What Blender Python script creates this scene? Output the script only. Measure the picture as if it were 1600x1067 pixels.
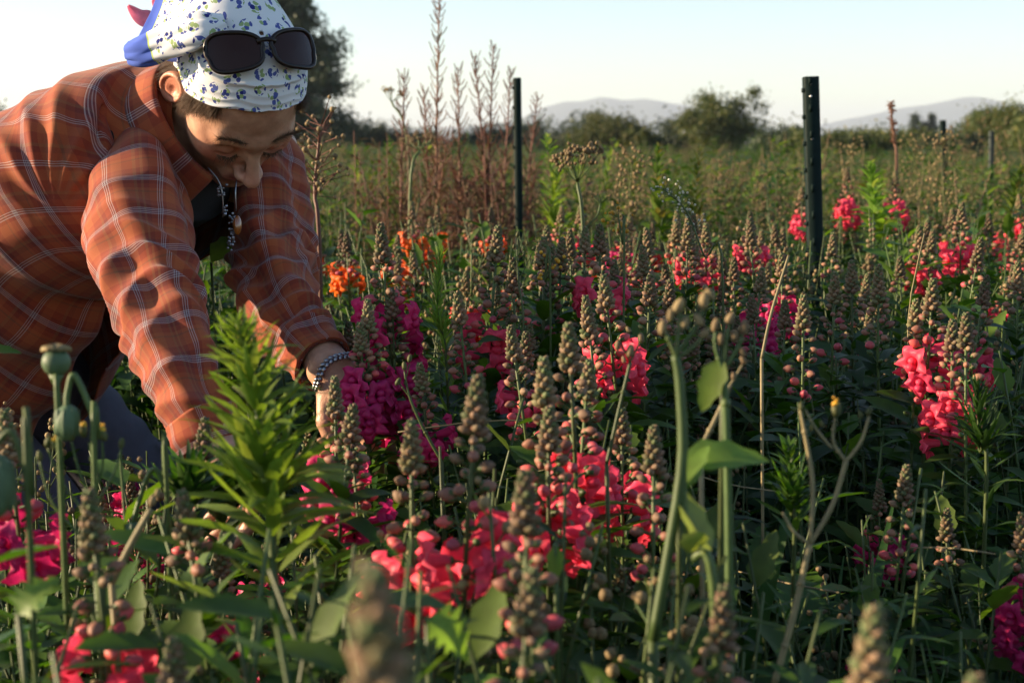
import bpy, math, random
import numpy as np
from math import sin, cos, pi, radians, sqrt
for o in list(bpy.data.objects): bpy.data.objects.remove(o)
SC = bpy.context.scene
C = SC.collection
rng = np.random.default_rng(11)
random.seed(5)

# ------------------------------------------------------------------ camera
CAMH = 1.08; PITCH = radians(8.0); FPX = 2222.0
cam_d = bpy.data.cameras.new('camera'); cam = bpy.data.objects.new('camera', cam_d); C.objects.link(cam)
cam.location = (0, 0, CAMH); cam.rotation_euler = (radians(90) - PITCH, 0, 0)
cam_d.lens = 50; cam_d.sensor_width = 36; cam_d.clip_start = 0.02; cam_d.clip_end = 30000
cam_d.dof.use_dof = True; cam_d.dof.focus_distance = 1.82; cam_d.dof.aperture_fstop = 8.5
SC.camera = cam
# ------------------------------------------------------------------ world and sun
SUN_EL, SUN_AZ = radians(14.0), radians(3.0)      # low sun from the left
TOSUN = np.array([-cos(SUN_EL) * cos(SUN_AZ), cos(SUN_EL) * sin(SUN_AZ), sin(SUN_EL)])
w = bpy.data.worlds.new('World'); SC.world = w; w.use_nodes = True
nt = w.node_tree; bg = nt.nodes['Background']
sky = nt.nodes.new('ShaderNodeTexSky'); sky.sky_type = 'NISHITA'; sky.sun_disc = False
sky.sun_elevation = SUN_EL; sky.sun_rotation = radians(-90) + SUN_AZ
sky.air_density = .85; sky.dust_density = .4; sky.ozone_density = 1.0
nt.links.new(sky.outputs[0], bg.inputs['Color']); bg.inputs['Strength'].default_value = 0.083
sun_d = bpy.data.lights.new('sun', 'SUN'); sun = bpy.data.objects.new('sun', sun_d); C.objects.link(sun)
sun_d.energy = 4.9; sun_d.angle = radians(0.6); sun_d.color = (1.0, 0.76, 0.50)
from mathutils import Vector, Matrix, Quaternion
sun.rotation_euler = Vector(TOSUN).to_track_quat('Z', 'Y').to_euler()
SC.view_settings.view_transform = 'Standard'; SC.view_settings.look = 'None'
SC.view_settings.exposure = 1.6; SC.view_settings.gamma = 1.0
SC.cycles.max_bounces = 6; SC.cycles.transparent_max_bounces = 6; SC.cycles.transmission_bounces = 4
SC.cycles.diffuse_bounces = 3; SC.cycles.glossy_bounces = 2; SC.cycles.caustics_reflective = False; SC.cycles.caustics_refractive = False
SC.cycles.sample_clamp_indirect = 4.0
# ------------------------------------------------------------------ helpers
RX = np.array([1., 0, 0]); UP = np.array([0, sin(PITCH), cos(PITCH)]); FW = np.array([0, cos(PITCH), -sin(PITCH)])
CAMP = np.array([0, 0, CAMH])
def P(px, py, d):
    """point of the place that the photograph shows at (px, py), d metres ahead"""
    return CAMP + RX * ((px - 800) / FPX * d) - UP * ((py - 533.5) / FPX * d) + FW * d
def W(r, u, dep): return RX * r + UP * u + FW * dep
def unit(v): v = np.asarray(v, float); return v / (np.linalg.norm(v) + 1e-12)

def tag(o, label=None, cat=None, group=None, kind=None):
    if label: o['label'] = label
    if cat: o['category'] = cat
    if group: o['group'] = group
    if kind: o['kind'] = kind
    return o
def make_mesh(name, V, polys, mats=(), mi=None, uv=None, smooth=True, attrs=None):
    """polys: list of int arrays (n,4)/(n,3); mi: matching list of material indices (scalar or array); uv: list of (n,k,2)"""
    me = bpy.data.meshes.new(name)
    V = np.asarray(V, np.float32)
    me.vertices.add(len(V)); me.vertices.foreach_set('co', V.ravel())
    lv = np.concatenate([np.asarray(p, np.int32).ravel() for p in polys])
    sizes = np.concatenate([np.full(len(p), np.asarray(p).shape[1], np.int32) for p in polys])
    starts = np.concatenate([[0], np.cumsum(sizes)[:-1]]).astype(np.int32)
    me.loops.add(len(lv)); me.loops.foreach_set('vertex_index', lv)
    me.polygons.add(len(sizes)); me.polygons.foreach_set('loop_start', starts); me.polygons.foreach_set('loop_total', sizes)
    if mi is not None:
        m = np.concatenate([np.broadcast_to(np.asarray(a, np.int32), (len(p),)) for a, p in zip(mi, polys)])
        me.polygons.foreach_set('material_index', m.astype(np.int32))
    me.polygons.foreach_set('use_smooth', np.full(len(sizes), smooth, bool))
    if uv is not None:
        u = np.concatenate([np.asarray(a, np.float32).reshape(-1, 2) for a in uv])
        l = me.uv_layers.new(name='UVMap'); l.data.foreach_set('uv', u.ravel())
    for k, a in (attrs or {}).items():
        at = me.attributes.new(k, 'FLOAT', 'POINT'); at.data.foreach_set('value', np.asarray(a, np.float32))
    for m in mats: me.materials.append(m)
    me.update(calc_edges=True); me.validate()
    return me
def link(name, me, parent=None, loc=None):
    o = bpy.data.objects.new(name, me); C.objects.link(o)
    if parent is not None: o.parent = parent
    if loc is not None: o.location = loc
    return o
def empty(name, loc=(0, 0, 0), rz=0.0):
    o = bpy.data.objects.new(name, None); C.objects.link(o); o.location = loc; o.rotation_euler = (0, 0, rz); o.empty_display_size = .05
    return o
class MB:
    def __init__(s): s.V = []; s.P = []; s.M = []; s.U = []; s.n = 0
    def add(s, V, polys, mi=0, uv=None):
        V = np.asarray(V, float).reshape(-1, 3)
        for k, p in enumerate(polys if isinstance(polys, list) else [polys]):
            p = np.asarray(p, int)
            if len(p) == 0: continue
            s.P.append(p + s.n); s.M.append(mi)
            s.U.append(uv[k] if uv is not None else np.zeros((len(p), p.shape[1], 2)))
        s.V.append(V); s.n += len(V)
    def addm(s, other, M3=None, t=None, mi_off=0):
        V = np.concatenate(other.V)
        if M3 is not None: V = V @ np.asarray(M3).T
        if t is not None: V = V + t
        for p, m, u in zip(other.P, other.M, other.U):
            s.P.append(p + s.n); s.M.append(m + mi_off); s.U.append(u)
        s.V.append(V); s.n += len(V)
    def pack(s):
        """merge arrays so that adding copies is cheap"""
        V = np.concatenate(s.V); q = {}
        for p, m, u in zip(s.P, s.M, s.U): q.setdefault((p.shape[1], m), []).append((p, u))
        s.V = [V]; s.P = []; s.M = []; s.U = []
        for (k, m), l in q.items():
            s.P.append(np.concatenate([a for a, _ in l])); s.U.append(np.concatenate([b for _, b in l])); s.M.append(m)
        return s
    def mesh(s, name, mats, smooth=True):
        return make_mesh(name, np.concatenate(s.V), s.P, mats, s.M, s.U, smooth)
    def build(s, name, mats, parent=None, smooth=True, loc=None):
        mats = mats if isinstance(mats, (list, tuple)) else [mats]
        return link(name, s.mesh(name, mats, smooth), parent, loc)
def frames(path):
    path = np.asarray(path, float); n = len(path)
    T = np.gradient(path, axis=0); T /= np.linalg.norm(T, axis=1)[:, None] + 1e-12
    a = np.array([0, 0, 1.]) if abs(T[0][2]) < .9 else np.array([1., 0, 0])
    N = np.zeros_like(T); N[0] = unit(np.cross(T[0], np.cross(a, T[0])))
    for i in range(1, n):
        v = N[i-1] - T[i] * np.dot(N[i-1], T[i]); N[i] = unit(v)
    return T, N, np.cross(T, N)
def grid_quads(nr, ns, closed=True):
    i = np.arange(nr - 1)[:, None] * ns; j = np.arange(ns if closed else ns - 1)[None, :]
    a = i + j; b = i + (j + 1) % ns
    return np.stack([a, b, b + ns, a + ns], -1).reshape(-1, 4)
def tube(mb, path, rad, sides=6, mi=0, cap=True):
    path = np.asarray(path, float); n = len(path)
    rad = np.broadcast_to(np.asarray(rad, float), (n,))
    T, N, B = frames(path)
    th = np.arange(sides) / sides * 2 * pi
    V = path[:, None] + rad[:, None, None] * (np.cos(th)[None, :, None] * N[:, None] + np.sin(th)[None, :, None] * B[:, None])
    V = V.reshape(-1, 3); q = grid_quads(n, sides)
    if cap:
        V = np.vstack([V, path[0], path[-1]]); s = np.arange(sides); k = n * sides
        t = np.vstack([np.stack([(s + 1) % sides, s, np.full(sides, k)], -1), np.stack([(n-1)*sides + s, (n-1)*sides + (s + 1) % sides, np.full(sides, k + 1)], -1)])
        mb.add(V, [q, t], mi)
    else: mb.add(V, q, mi)
def spline(pts, n):
    pts = np.asarray(pts, float); k = len(pts)
    t = np.linspace(0, k - 1, n); out = []
    for x in t:
        i = min(int(x), k - 2); f = x - i
        p0 = pts[max(i-1, 0)]; p1 = pts[i]; p2 = pts[i+1]; p3 = pts[min(i+2, k-1)]
        out.append(.5 * (2*p1 + (p2-p0)*f + (2*p0-5*p1+4*p2-p3)*f*f + (3*p1-p0-3*p2+p3)*f**3))
    return np.array(out)
def ball(mb, c, r, mi=0, nu=8, nv=6, axis=None, stretch=1.0, squash=None, pinch=0.):
    """ellipsoid at c, radius r, stretched along axis"""
    th = np.arange(nu) / nu * 2 * pi; ph = np.linspace(0, pi, nv + 1)[1:-1]
    V = np.stack([np.outer(np.sin(ph), np.cos(th)), np.outer(np.sin(ph), np.sin(th)), np.outer(np.cos(ph), np.ones(nu))], -1).reshape(-1, 3)
    V = np.vstack([V, [0, 0, 1], [0, 0, -1]]); V[:, :2] *= (1 - pinch * np.clip(V[:, 2:3], 0, 1) ** 1.5); V[:, 2] *= stretch
    if squash: V[:, 0] *= squash
    if axis is not None:
        z = unit(axis); x = unit(np.cross([0.3, .9, .1], z)); y = np.cross(z, x)
        V = V @ np.array([x, y, z])
    V = V * r + np.asarray(c)
    q = grid_quads(nv - 1, nu); s = np.arange(nu); k = (nv - 1) * nu
    t = np.vstack([np.stack([s, (s+1) % nu, np.full(nu, k)], -1)[:, ::-1], np.stack([(nv-2)*nu + s, (nv-2)*nu + (s+1) % nu, np.full(nu, k+1)], -1)])
    mb.add(V, [q, t], mi)
def boxm(mb, c, s, mi=0, R=None):
    V = np.array([[x, y, z] for x in (-.5, .5) for y in (-.5, .5) for z in (-.5, .5)]) * np.asarray(s)
    if R is not None: V = V @ np.asarray(R).T
    f = np.array([[0, 1, 3, 2], [4, 6, 7, 5], [0, 4, 5, 1], [2, 3, 7, 6], [0, 2, 6, 4], [1, 5, 7, 3]])
    mb.add(V + np.asarray(c), f, mi)
def rot(axis, a):
    axis = unit(axis); x, y, z = axis; c, s = cos(a), sin(a); Cc = 1 - c
    return np.array([[c+x*x*Cc, x*y*Cc-z*s, x*z*Cc+y*s], [y*x*Cc+z*s, c+y*y*Cc, y*z*Cc-x*s], [z*x*Cc-y*s, z*y*Cc+x*s, c+z*z*Cc]])
# ------------------------------------------------------------------ materials
def mat(name):
    m = bpy.data.materials.new(name); m.use_nodes = True
    return m, m.node_tree, m.node_tree.nodes['Principled BSDF'], m.node_tree.nodes['Material Output']
def N_(nt, t, **k):
    n = nt.nodes.new(t)
    for a, v in k.items(): setattr(n, a, v)
    return n
def plain(name, col, rough=.6, metal=0., noise=0., scale=40., bump=0., spec=.5, sheen=0., coat=0.):
    m, nt, b, out = mat(name)
    b.inputs['Base Color'].default_value = (*col, 1); b.inputs['Roughness'].default_value = rough; b.inputs['Metallic'].default_value = metal
    b.inputs['Specular IOR Level'].default_value = spec; b.inputs['Sheen Weight'].default_value = sheen; b.inputs['Coat Weight'].default_value = coat
    if noise or bump:
        tc = N_(nt, 'ShaderNodeTexCoord'); nz = N_(nt, 'ShaderNodeTexNoise'); nz.inputs['Scale'].default_value = scale; nz.inputs['Detail'].default_value = 4
        nt.links.new(tc.outputs['Object'], nz.inputs['Vector'])
        if noise:
            h = N_(nt, 'ShaderNodeHueSaturation'); h.inputs['Color'].default_value = (*col, 1)
            mr = N_(nt, 'ShaderNodeMapRange'); mr.inputs[3].default_value = 1 - noise; mr.inputs[4].default_value = 1 + noise
            nt.links.new(nz.outputs[0], mr.inputs[0]); nt.links.new(mr.outputs[0], h.inputs['Value']); nt.links.new(h.outputs[0], b.inputs['Base Color'])
        if bump:
            bm_ = N_(nt, 'ShaderNodeBump'); bm_.inputs['Strength'].default_value = bump; bm_.inputs['Distance'].default_value = .002
            nt.links.new(nz.outputs[0], bm_.inputs['Height']); nt.links.new(bm_.outputs[0], b.inputs['Normal'])
    return m
def organic(name, c1, c2, trans=.35, rough=.55, tcol=None, spec=.35, obj_var=.25, c3=None, p3=.15):
    """thin plant tissue: colour differs from leaf to leaf and plant to plant, light shines through"""
    m, nt, b, out = mat(name); L = nt.links.new
    geo = N_(nt, 'ShaderNodeNewGeometry'); oi = N_(nt, 'ShaderNodeObjectInfo')
    r = N_(nt, 'ShaderNodeValToRGB'); e = r.color_ramp.elements
    e[0].color = (*c1, 1); e[1].color = (*c2, 1)
    if c3: 
        e[1].position = 1 - p3; k = e.new(1 - p3 * .5); k.color = (*c3, 1)
    L(geo.outputs['Random Per Island'], r.inputs[0])
    h = N_(nt, 'ShaderNodeHueSaturation'); L(r.outputs[0], h.inputs['Color'])
    mr = N_(nt, 'ShaderNodeMapRange'); mr.inputs[3].default_value = 1 - obj_var; mr.inputs[4].default_value = 1 + obj_var
    L(oi.outputs['Random'], mr.inputs[0]); L(mr.outputs[0], h.inputs['Value'])
    mh = N_(nt, 'ShaderNodeMapRange'); mh.inputs[3].default_value = .5 - .04 * obj_var; mh.inputs[4].default_value = .5 + .04 * obj_var
    L(oi.outputs['Random'], mh.inputs[0]); L(mh.outputs[0], h.inputs['Hue'])
    tc = N_(nt, 'ShaderNodeTexCoord'); nz = N_(nt, 'ShaderNodeTexNoise'); nz.inputs['Scale'].default_value = 90; nz.inputs['Detail'].default_value = 3
    L(tc.outputs['Object'], nz.inputs['Vector'])
    mx = N_(nt, 'ShaderNodeMix', data_type='RGBA', blend_type='MULTIPLY'); mx.inputs[0].default_value = .35
    L(h.outputs[0], mx.inputs[6]); 
    cr = N_(nt, 'ShaderNodeMapRange'); cr.inputs[1].default_value = .3; cr.inputs[2].default_value = .7; cr.inputs[3].default_value = .5; cr.inputs[4].default_value = 1.3
    L(nz.outputs[0], cr.inputs[0]); L(cr.outputs[0], mx.inputs[7])
    L(mx.outputs[2], b.inputs['Base Color'])
    b.inputs['Roughness'].default_value = rough; b.inputs['Specular IOR Level'].default_value = spec
    if trans > 0:
        t = N_(nt, 'ShaderNodeBsdfTranslucent'); mm = N_(nt, 'ShaderNodeMixShader'); mm.inputs[0].default_value = trans
        if tcol:
            tm = N_(nt, 'ShaderNodeMix', data_type='RGBA', blend_type='MULTIPLY'); tm.inputs[0].default_value = 1; tm.inputs[7].default_value = (*tcol, 1)
            L(mx.outputs[2], tm.inputs[6]); L(tm.outputs[2], t.inputs['Color'])
        else: L(mx.outputs[2], t.inputs['Color'])
        L(b.outputs[0], mm.inputs[1]); L(t.outputs[0], mm.inputs[2]); L(mm.outputs[0], out.inputs['Surface'])
    return m
# ================================================================== the person
# --- signed-distance modelling of the body, meshed by surface nets
def seg(p, a, b, ra, rb):
    ab = b - a; t = np.clip(((p - a) @ ab) / (ab @ ab), 0, 1)
    return np.linalg.norm(p - a - t[..., None] * ab, axis=-1) - (ra + (rb - ra) * t)
def smin(a, b, k):
    h = np.clip(.5 + .5 * (b - a) / k, 0, 1); return b + (a - b) * h - k * h * (1 - h)
def smax(a, b, k): return -smin(-a, -b, k)
def ell(p, c, r):
    q = (p - np.asarray(c)) ; r = np.asarray(r, float)
    k0 = np.linalg.norm(q / r, axis=-1); k1 = np.linalg.norm(q / (r * r), axis=-1)
    return k0 * (k0 - 1) / (k1 + 1e-9)
def surface_nets(f, lo, hi, h, B=24):
    lo = np.asarray(lo, float); dims = np.ceil((np.asarray(hi) - lo) / h).astype(int); nb = -(-dims // B)
    bi = np.stack(np.meshgrid(*[np.arange(n) for n in nb], indexing='ij'), -1).reshape(-1, 3)
    cen = lo + (bi + .5) * B * h
    dc = f(cen); keep = bi[np.abs(dc) < B * h * .95 + .03]
    SY = int(dims[2] + 3 * B); SX = SY * int(dims[1] + 3 * B)
    keys = []; pos = []; quads = []
    g = np.stack(np.meshgrid(*[np.arange(B + 2)] * 3, indexing='ij'), -1)
    E = [((0,0,0),(1,0,0)),((0,1,0),(1,1,0)),((0,0,1),(1,0,1)),((0,1,1),(1,1,1)),((0,0,0),(0,1,0)),((1,0,0),(1,1,0)),((0,0,1),(0,1,1)),((1,0,1),(1,1,1)),((0,0,0),(0,0,1)),((1,0,0),(1,0,1)),((0,1,0),(0,1,1)),((1,1,0),(1,1,1))]
    n1 = B + 1
    for b in keep:
        o = b * B; gi = g + o
        v = f((lo + gi * h).reshape(-1, 3)).reshape(B+2, B+2, B+2)
        s = v < 0
        if s.all() or not s.any(): continue
        acc = np.zeros((n1, n1, n1, 3)); cnt = np.zeros((n1, n1, n1))
        for a, c in E:
            va = v[a[0]:a[0]+n1, a[1]:a[1]+n1, a[2]:a[2]+n1]; vc = v[c[0]:c[0]+n1, c[1]:c[1]+n1, c[2]:c[2]+n1]
            m = (va < 0) != (vc < 0); t = np.where(m, va / np.where(m, va - vc, 1), 0)
            for k in range(3): acc[..., k] += np.where(m, a[k] + t * (c[k] - a[k]), 0)
            cnt += m
        has = cnt > 0; ii = np.argwhere(has)
        p = lo + (ii + o + acc[has] / cnt[has][:, None]) * h
        gk = ii + o; keys.append(gk[:, 0] * SX + gk[:, 1] * SY + gk[:, 2]); pos.append(p)
        for ax in range(3):
            d = [0, 0, 0]; d[ax] = 1
            s0 = s[1:1+B, 1:1+B, 1:1+B]; s1 = s[1+d[0]:1+d[0]+B, 1+d[1]:1+d[1]+B, 1+d[2]:1+d[2]+B]
            m = np.argwhere(s0 != s1) + 1
            if len(m) == 0: continue
            e1 = np.zeros(3, int); e2 = np.zeros(3, int); e1[(ax+1) % 3] = 1; e2[(ax+2) % 3] = 1
            c4 = np.stack([m - e1 - e2, m - e2, m, m - e1], 1) + o
            flip = ~s[m[:, 0], m[:, 1], m[:, 2]]
            c4[flip] = c4[flip][:, ::-1]
            quads.append(c4[..., 0] * SX + c4[..., 1] * SY + c4[..., 2])
    keys = np.concatenate(keys); pos = np.concatenate(pos); quads = np.concatenate(quads)
    uk, idx = np.unique(keys, return_index=True); pos = pos[idx]
    q = np.searchsorted(uk, quads); q = np.clip(q, 0, len(uk)-1)
    ok = (uk[q] == quads).all(1)
    return pos, q[ok]

# --- head frame: x to the person's left, y forward, z to the crown
HC = P(377, 122, 1.87); HS = 1.03
HL = unit(W(.86, .15, .49)); HF = W(.30, -.92, -.27); HF = unit(HF - HL * (HF @ HL)); HU = np.cross(HL, HF)
if HU @ W(0, 0, -1) < 0: HU = -HU
HM = np.array([HL, HF, HU])           # world -> head: HM @ v
def hw(x, y, z): return HC + (HL * x + HF * y + HU * z) * HS
NECK = P(285, 180, 2.00)
SHR, SHL = P(215, 288, 1.95), P(408, 240, 2.19)
ELR, WRR = P(241, 475, 1.725), P(350, 718, 1.60)
ELL, WRL = P(430, 418, 1.965), P(512, 573, 1.79)
SP = [P(270, 215, 2.0), P(180, 262, 2.06), P(70, 325, 2.14), P(-60, 410, 2.22), P(-165, 480, 2.28)]
PEL = SP[-1]
LAX = unit(SHL - SHR)
HIPR, HIPL = PEL - LAX * .09, PEL + LAX * .09
KNR, ANR = PEL + np.array([.27, -.12, -.36]), PEL + np.array([.12, -.10, 0]); ANR[2] = .09
KNL, ANL = PEL + np.array([.36, .08, -.33]), PEL + np.array([.24, .14, 0]); ANL[2] = .09
def head_sdf(p):
    q = (p - HC) @ HM.T / HS
    ax = q.copy(); ax[:, 0] = np.abs(ax[:, 0])
    d = ell(q, (0, -.008, .002), (.075, .095, .092))
    d = smin(d, ell(q, (0, .036, -.056), (.060, .055, .077)), .03)
    d = smin(d, ell(ax, (.040, .045, -.045), (.026, .034, .030)), .02)          # cheekbone
    d = smin(d, seg(ax, np.array([.052, .0, -.078]), np.array([.012, .066, -.124]), .016, .016), .022)   # jaw
    d = smin(d, ell(q, (0, .074, -.122), (.019, .016, .016)), .016)               # chin
    d = smin(d, seg(ax, np.array([.006, .085, -.013]), np.array([.040, .073, -.012]), .0105, .0095), .014)   # brow
    d = smax(d, -ell(ax, (.031, .100, -.034), (.020, .021, .0145)), .012)         # eye hollow
    d = smin(d, ell(ax, (.031, .0725, -.035), (.0145, .0135, .0125)), .004)       # lowered lid over the eye
    d = smax(d, -seg(ax, np.array([.017, .0885, -.0415]), np.array([.045, .080, -.0415]), .0012, .0012), .003)
    n = seg(q, np.array([0, .089, -.026]), np.array([0, .114, -.062]), .0070, .0095)
    n = smin(n, ell(q, (0, .1140, -.0655), (.0100, .0100, .0088)), .006)
    n = smin(n, ell(ax, (.0120, .101, -.0680), (.0074, .0105, .0070)), .006)
    n = smax(n, -ell(ax, (.0065, .105, -.0755), (.0035, .0055, .0035)), .002)
    d = smin(d, n, .010)
    d = smin(d, ell(q, (0, .083, -.094), (.026, .012, .018)), .012)
    d = smin(d, seg(ax, np.array([0, .0955, -.0870]), np.array([.021, .083, -.0910]), .0048, .0028), .004)
    d = smin(d, seg(ax, np.array([0, .0935, -.0980]), np.array([.018, .083, -.0945]), .0060, .0035), .004)
    d = smax(d, -seg(ax, np.array([0, .1, -.0927]), np.array([.024, .086, -.0933]), .0012, .001), .002)
    # ears
    e = ax - np.array([.0775, -.012, -.030]); a = .22; ca, sa = cos(a), sin(a)
    e2 = np.stack([e[:, 0] * cos(.45) + e[:, 1] * sin(.45), -e[:, 0] * sin(.45) + e[:, 1] * cos(.45), e[:, 2]], -1)
    e3 = np.stack([e2[:, 0], e2[:, 1] * ca - e2[:, 2] * sa, e2[:, 1] * sa + e2[:, 2] * ca], -1)
    rr = np.sqrt((e3[:, 1] / .62) ** 2 + e3[:, 2] ** 2)
    rim = np.sqrt((rr - .0265) ** 2 * .8 + (e3[:, 0] - .004) ** 2) - .0042
    rim = np.where(e3[:, 2] < -.02, rim + .0008, rim)
    plate = ell(e3, (0, 0, 0), (.0042, .0185, .0285))
    anti = np.sqrt((rr - .0165) ** 2 + (e3[:, 0] - .002) ** 2) - .0028
    lobe = ell(e3, (0.001, .004, -.029), (.0045, .0085, .0085))
    ear = smin(smin(smin(plate, rim, .003), anti, .003), lobe, .005)
    ear = smax(ear, -ell(e3, (.006, .003, -.003), (.006, .0068, .010)), .003)
    ear = smin(ear, ell(e3, (.002, .0125, -.003), (.0035, .0035, .006)), .003)
    return smin(d, ear, .005) * HS
def hand_chain(wr, fwd, nrm, side, curl, spread=.16, scale=1.0):
    """returns capsules: palm and five fingers. fwd along the hand, nrm = back of hand, side = towards the thumb"""
    fwd = unit(fwd); nrm = unit(nrm - fwd * (nrm @ fwd)); side_v = np.cross(nrm, fwd) * side
    caps = []; s = scale
    for k, off in enumerate((.026, .009, -.009, -.026)):
        caps.append((wr + side_v * off * .5 * s, wr + fwd * (.082 - .006 * abs(k - 1)) * s + side_v * off * s, .0125 * s, .0098 * s, .012))
    L = [(.042, .025, .020), (.047, .029, .021), (.043, .027, .020), (.034, .020, .018)]
    for k, off in enumerate((.026, .009, -.009, -.026)):
        p = wr + fwd * (.084 - .006 * abs(k - 1)) * s + side_v * off * s
        ang = 0; dirv = unit(fwd + side_v * spread * (.9 - .6 * k))
        for j, l in enumerate(L[k]):
            ang += curl[k][j]
            dv = dirv * cos(ang) - nrm * sin(ang); q = p + dv * l * s
            caps.append((p, q, (.0092, .0083, .0076)[j] * s, (.0083, .0076, .0062)[j] * s, .003)); p = q
    p = wr + fwd * .022 * s + side_v * .020 * s - nrm * .006
    d1 = unit(side_v * .75 + fwd * .75 - nrm * .35)
    q = p + d1 * .042 * s; caps.append((p, q, .014 * s, .0108 * s, .010))
    d2 = unit(side_v * .35 + fwd * .9 - nrm * .45); r = q + d2 * .030 * s; caps.append((q, r, .0105 * s, .0092 * s, .004))
    d3 = unit(fwd * .9 - nrm * .45); t = r + d3 * .024 * s; caps.append((r, t, .0092 * s, .0072 * s, .003))
    return caps
HANDL_T = P(598, 655, 1.76)
hL = hand_chain(WRL, HANDL_T - WRL, W(-.2, .75, -.55), -1, [(.35, .55, .35), (.45, .6, .4), (.6, .65, .4), (.7, .7, .4)])
hR = hand_chain(WRR, P(388, 775, 1.68) - WRR, W(.3, .7, -.5), 1, [(.4, .5, .3), (.5, .6, .3), (.5, .6, .3), (.6, .6, .3)])
limbs = [(NECK, hw(0, -.035, -.07), .060, .052, .03),
         (SHR, ELR, .038, .031, .03), (ELR, WRR, .031, .0265, .02), (SHL, ELL, .038, .032, .03), (ELL, WRL, .032, .0265, .02),
         (SHR, SHL, .050, .050, .05),
         (SP[0], SP[1], .068, .090, .05), (SP[0] - LAX * .05, SP[1] - LAX * .06, .045, .085, .05), (SP[0] + LAX * .05, SP[1] + LAX * .06, .045, .085, .05),
         (SP[1], SP[2], .105, .10, .05), (SP[2], SP[3], .10, .105, .05), (SP[3], SP[4], .105, .11, .05), (HIPR, HIPL, .10, .10, .05),
         (HIPR, KNR, .088, .060, .04), (HIPL, KNL, .088, .060, .04), (KNR, ANR, .056, .036, .03), (KNL, ANL, .056, .036, .03),
         (ANR, ANR + np.array([.15, -.06, -.05]), .035, .025, .02), (ANL, ANL + np.array([.16, -.03, -.05]), .035, .025, .02)]
def chunk_bound(p, a, b, r): return True
HANDS = hL + hR
def body_sdf(p):
    d = np.full(len(p), 9.0)
    c = p.mean(0); R = np.linalg.norm(p - c, axis=1).max() + .09
    for a, b, ra, rb, k in limbs:
        if len(p) < 20000 and float(seg(c[None], a, b, ra, rb)[0]) > R: continue
        d = smin(d, seg(p, a, b, ra, rb), k)
    if len(p) >= 20000 or np.linalg.norm(c - HC) < .2 + R:
        d = smin(d, head_sdf(p), .02)
    for a, b, ra, rb, k in HANDS:
        if len(p) < 20000 and float(seg(c[None], a, b, ra, rb)[0]) > R: continue
        d = smin(d, seg(p, a, b, ra, rb), k)
    return d
def body_eval(p):
    if len(p) <= 20000 and len(p) == 26**3: return body_sdf(p)
    out = np.empty(len(p))                       # block centres: one by one, no culling
    for i in range(0, len(p), 4000):
        q = p[i:i+4000]; d = np.full(len(q), 9.0)
        for a, b, ra, rb, k in limbs + HANDS: d = np.minimum(d, seg(q, a, b, ra, rb))
        out[i:i+4000] = np.minimum(d, head_sdf(q))
    return out
pts_all = np.array([HC] + [x for l in limbs for x in l[:2]])
lo, hi = pts_all.min(0) - .16, pts_all.max(0) + .16; lo[2] = 0.0
bv, bq = surface_nets(body_eval, lo, hi, .0026)

# skin: one procedural material; lips and brows are colours of the skin itself
hq = (bv - HC) @ HM.T / HS; hx = np.abs(hq[:, 0])
lipm = np.exp(-(((hq[:, 2] + .0925) / .0085) ** 2) ** 1.5) * np.exp(-((hx / .021) ** 4)) * (hq[:, 1] > .07)
blush = np.exp(-((hx - .042) ** 2 + (hq[:, 1] - .07) ** 2 + (hq[:, 2] + .05) ** 2) / .022 ** 2) + .8 * np.exp(-((hx - .08) ** 2 + (hq[:, 1] + .012) ** 2 + (hq[:, 2] + .03) ** 2) / .026 ** 2) + .6 * np.exp(-(hx ** 2 + (hq[:, 1] - .112) ** 2 + (hq[:, 2] + .06) ** 2) / .012 ** 2)
m_skin, nt, b, out = mat('skin')
L = nt.links.new
a1 = N_(nt, 'ShaderNodeAttribute', attribute_name='lip'); a2 = N_(nt, 'ShaderNodeAttribute', attribute_name='blush')
nz = N_(nt, 'ShaderNodeTexNoise'); nz.inputs['Scale'].default_value = 60; nz.inputs['Detail'].default_value = 5; tc = N_(nt, 'ShaderNodeTexCoord'); L(tc.outputs['Object'], nz.inputs['Vector'])
cr = N_(nt, 'ShaderNodeValToRGB'); cr.color_ramp.elements[0].color = (.36, .175, .105, 1); cr.color_ramp.elements[1].color = (.54, .30, .19, 1)
cr.color_ramp.elements[0].position = .3; cr.color_ramp.elements[1].position = .7; L(nz.outputs[0], cr.inputs[0])
m1 = N_(nt, 'ShaderNodeMix', data_type='RGBA'); m1.inputs[7].default_value = (.55, .17, .11, 1); L(a2.outputs['Fac'], m1.inputs[0]); L(cr.outputs[0], m1.inputs[6])
m2 = N_(nt, 'ShaderNodeMix', data_type='RGBA'); m2.inputs[7].default_value = (.34, .08, .07, 1); L(a1.outputs['Fac'], m2.inputs[0]); L(m1.outputs[2], m2.inputs[6])
L(m2.outputs[2], b.inputs['Base Color']); b.inputs['Roughness'].default_value = .48; b.inputs['Subsurface Weight'].default_value = .0
nz2 = N_(nt, 'ShaderNodeTexNoise'); nz2.inputs['Scale'].default_value = 500; L(tc.outputs['Object'], nz2.inputs['Vector'])
bu = N_(nt, 'ShaderNodeBump'); bu.inputs['Strength'].default_value = .5; bu.inputs['Distance'].default_value = .001; L(nz2.outputs[0], bu.inputs['Height']); L(bu.outputs[0], b.inputs['Normal'])

person = empty('person', (float(PEL[0]) + .2, float(PEL[1]), 0))
tag(person, 'person in a rust plaid shirt and floral headscarf bending over the flowers to pick them', 'person')
PO = np.array(person.location)
body = link('body', make_mesh('body', bv - PO, [bq], [m_skin], attrs={'lip': lipm, 'blush': np.clip(blush, 0, .6)}), person)

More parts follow.
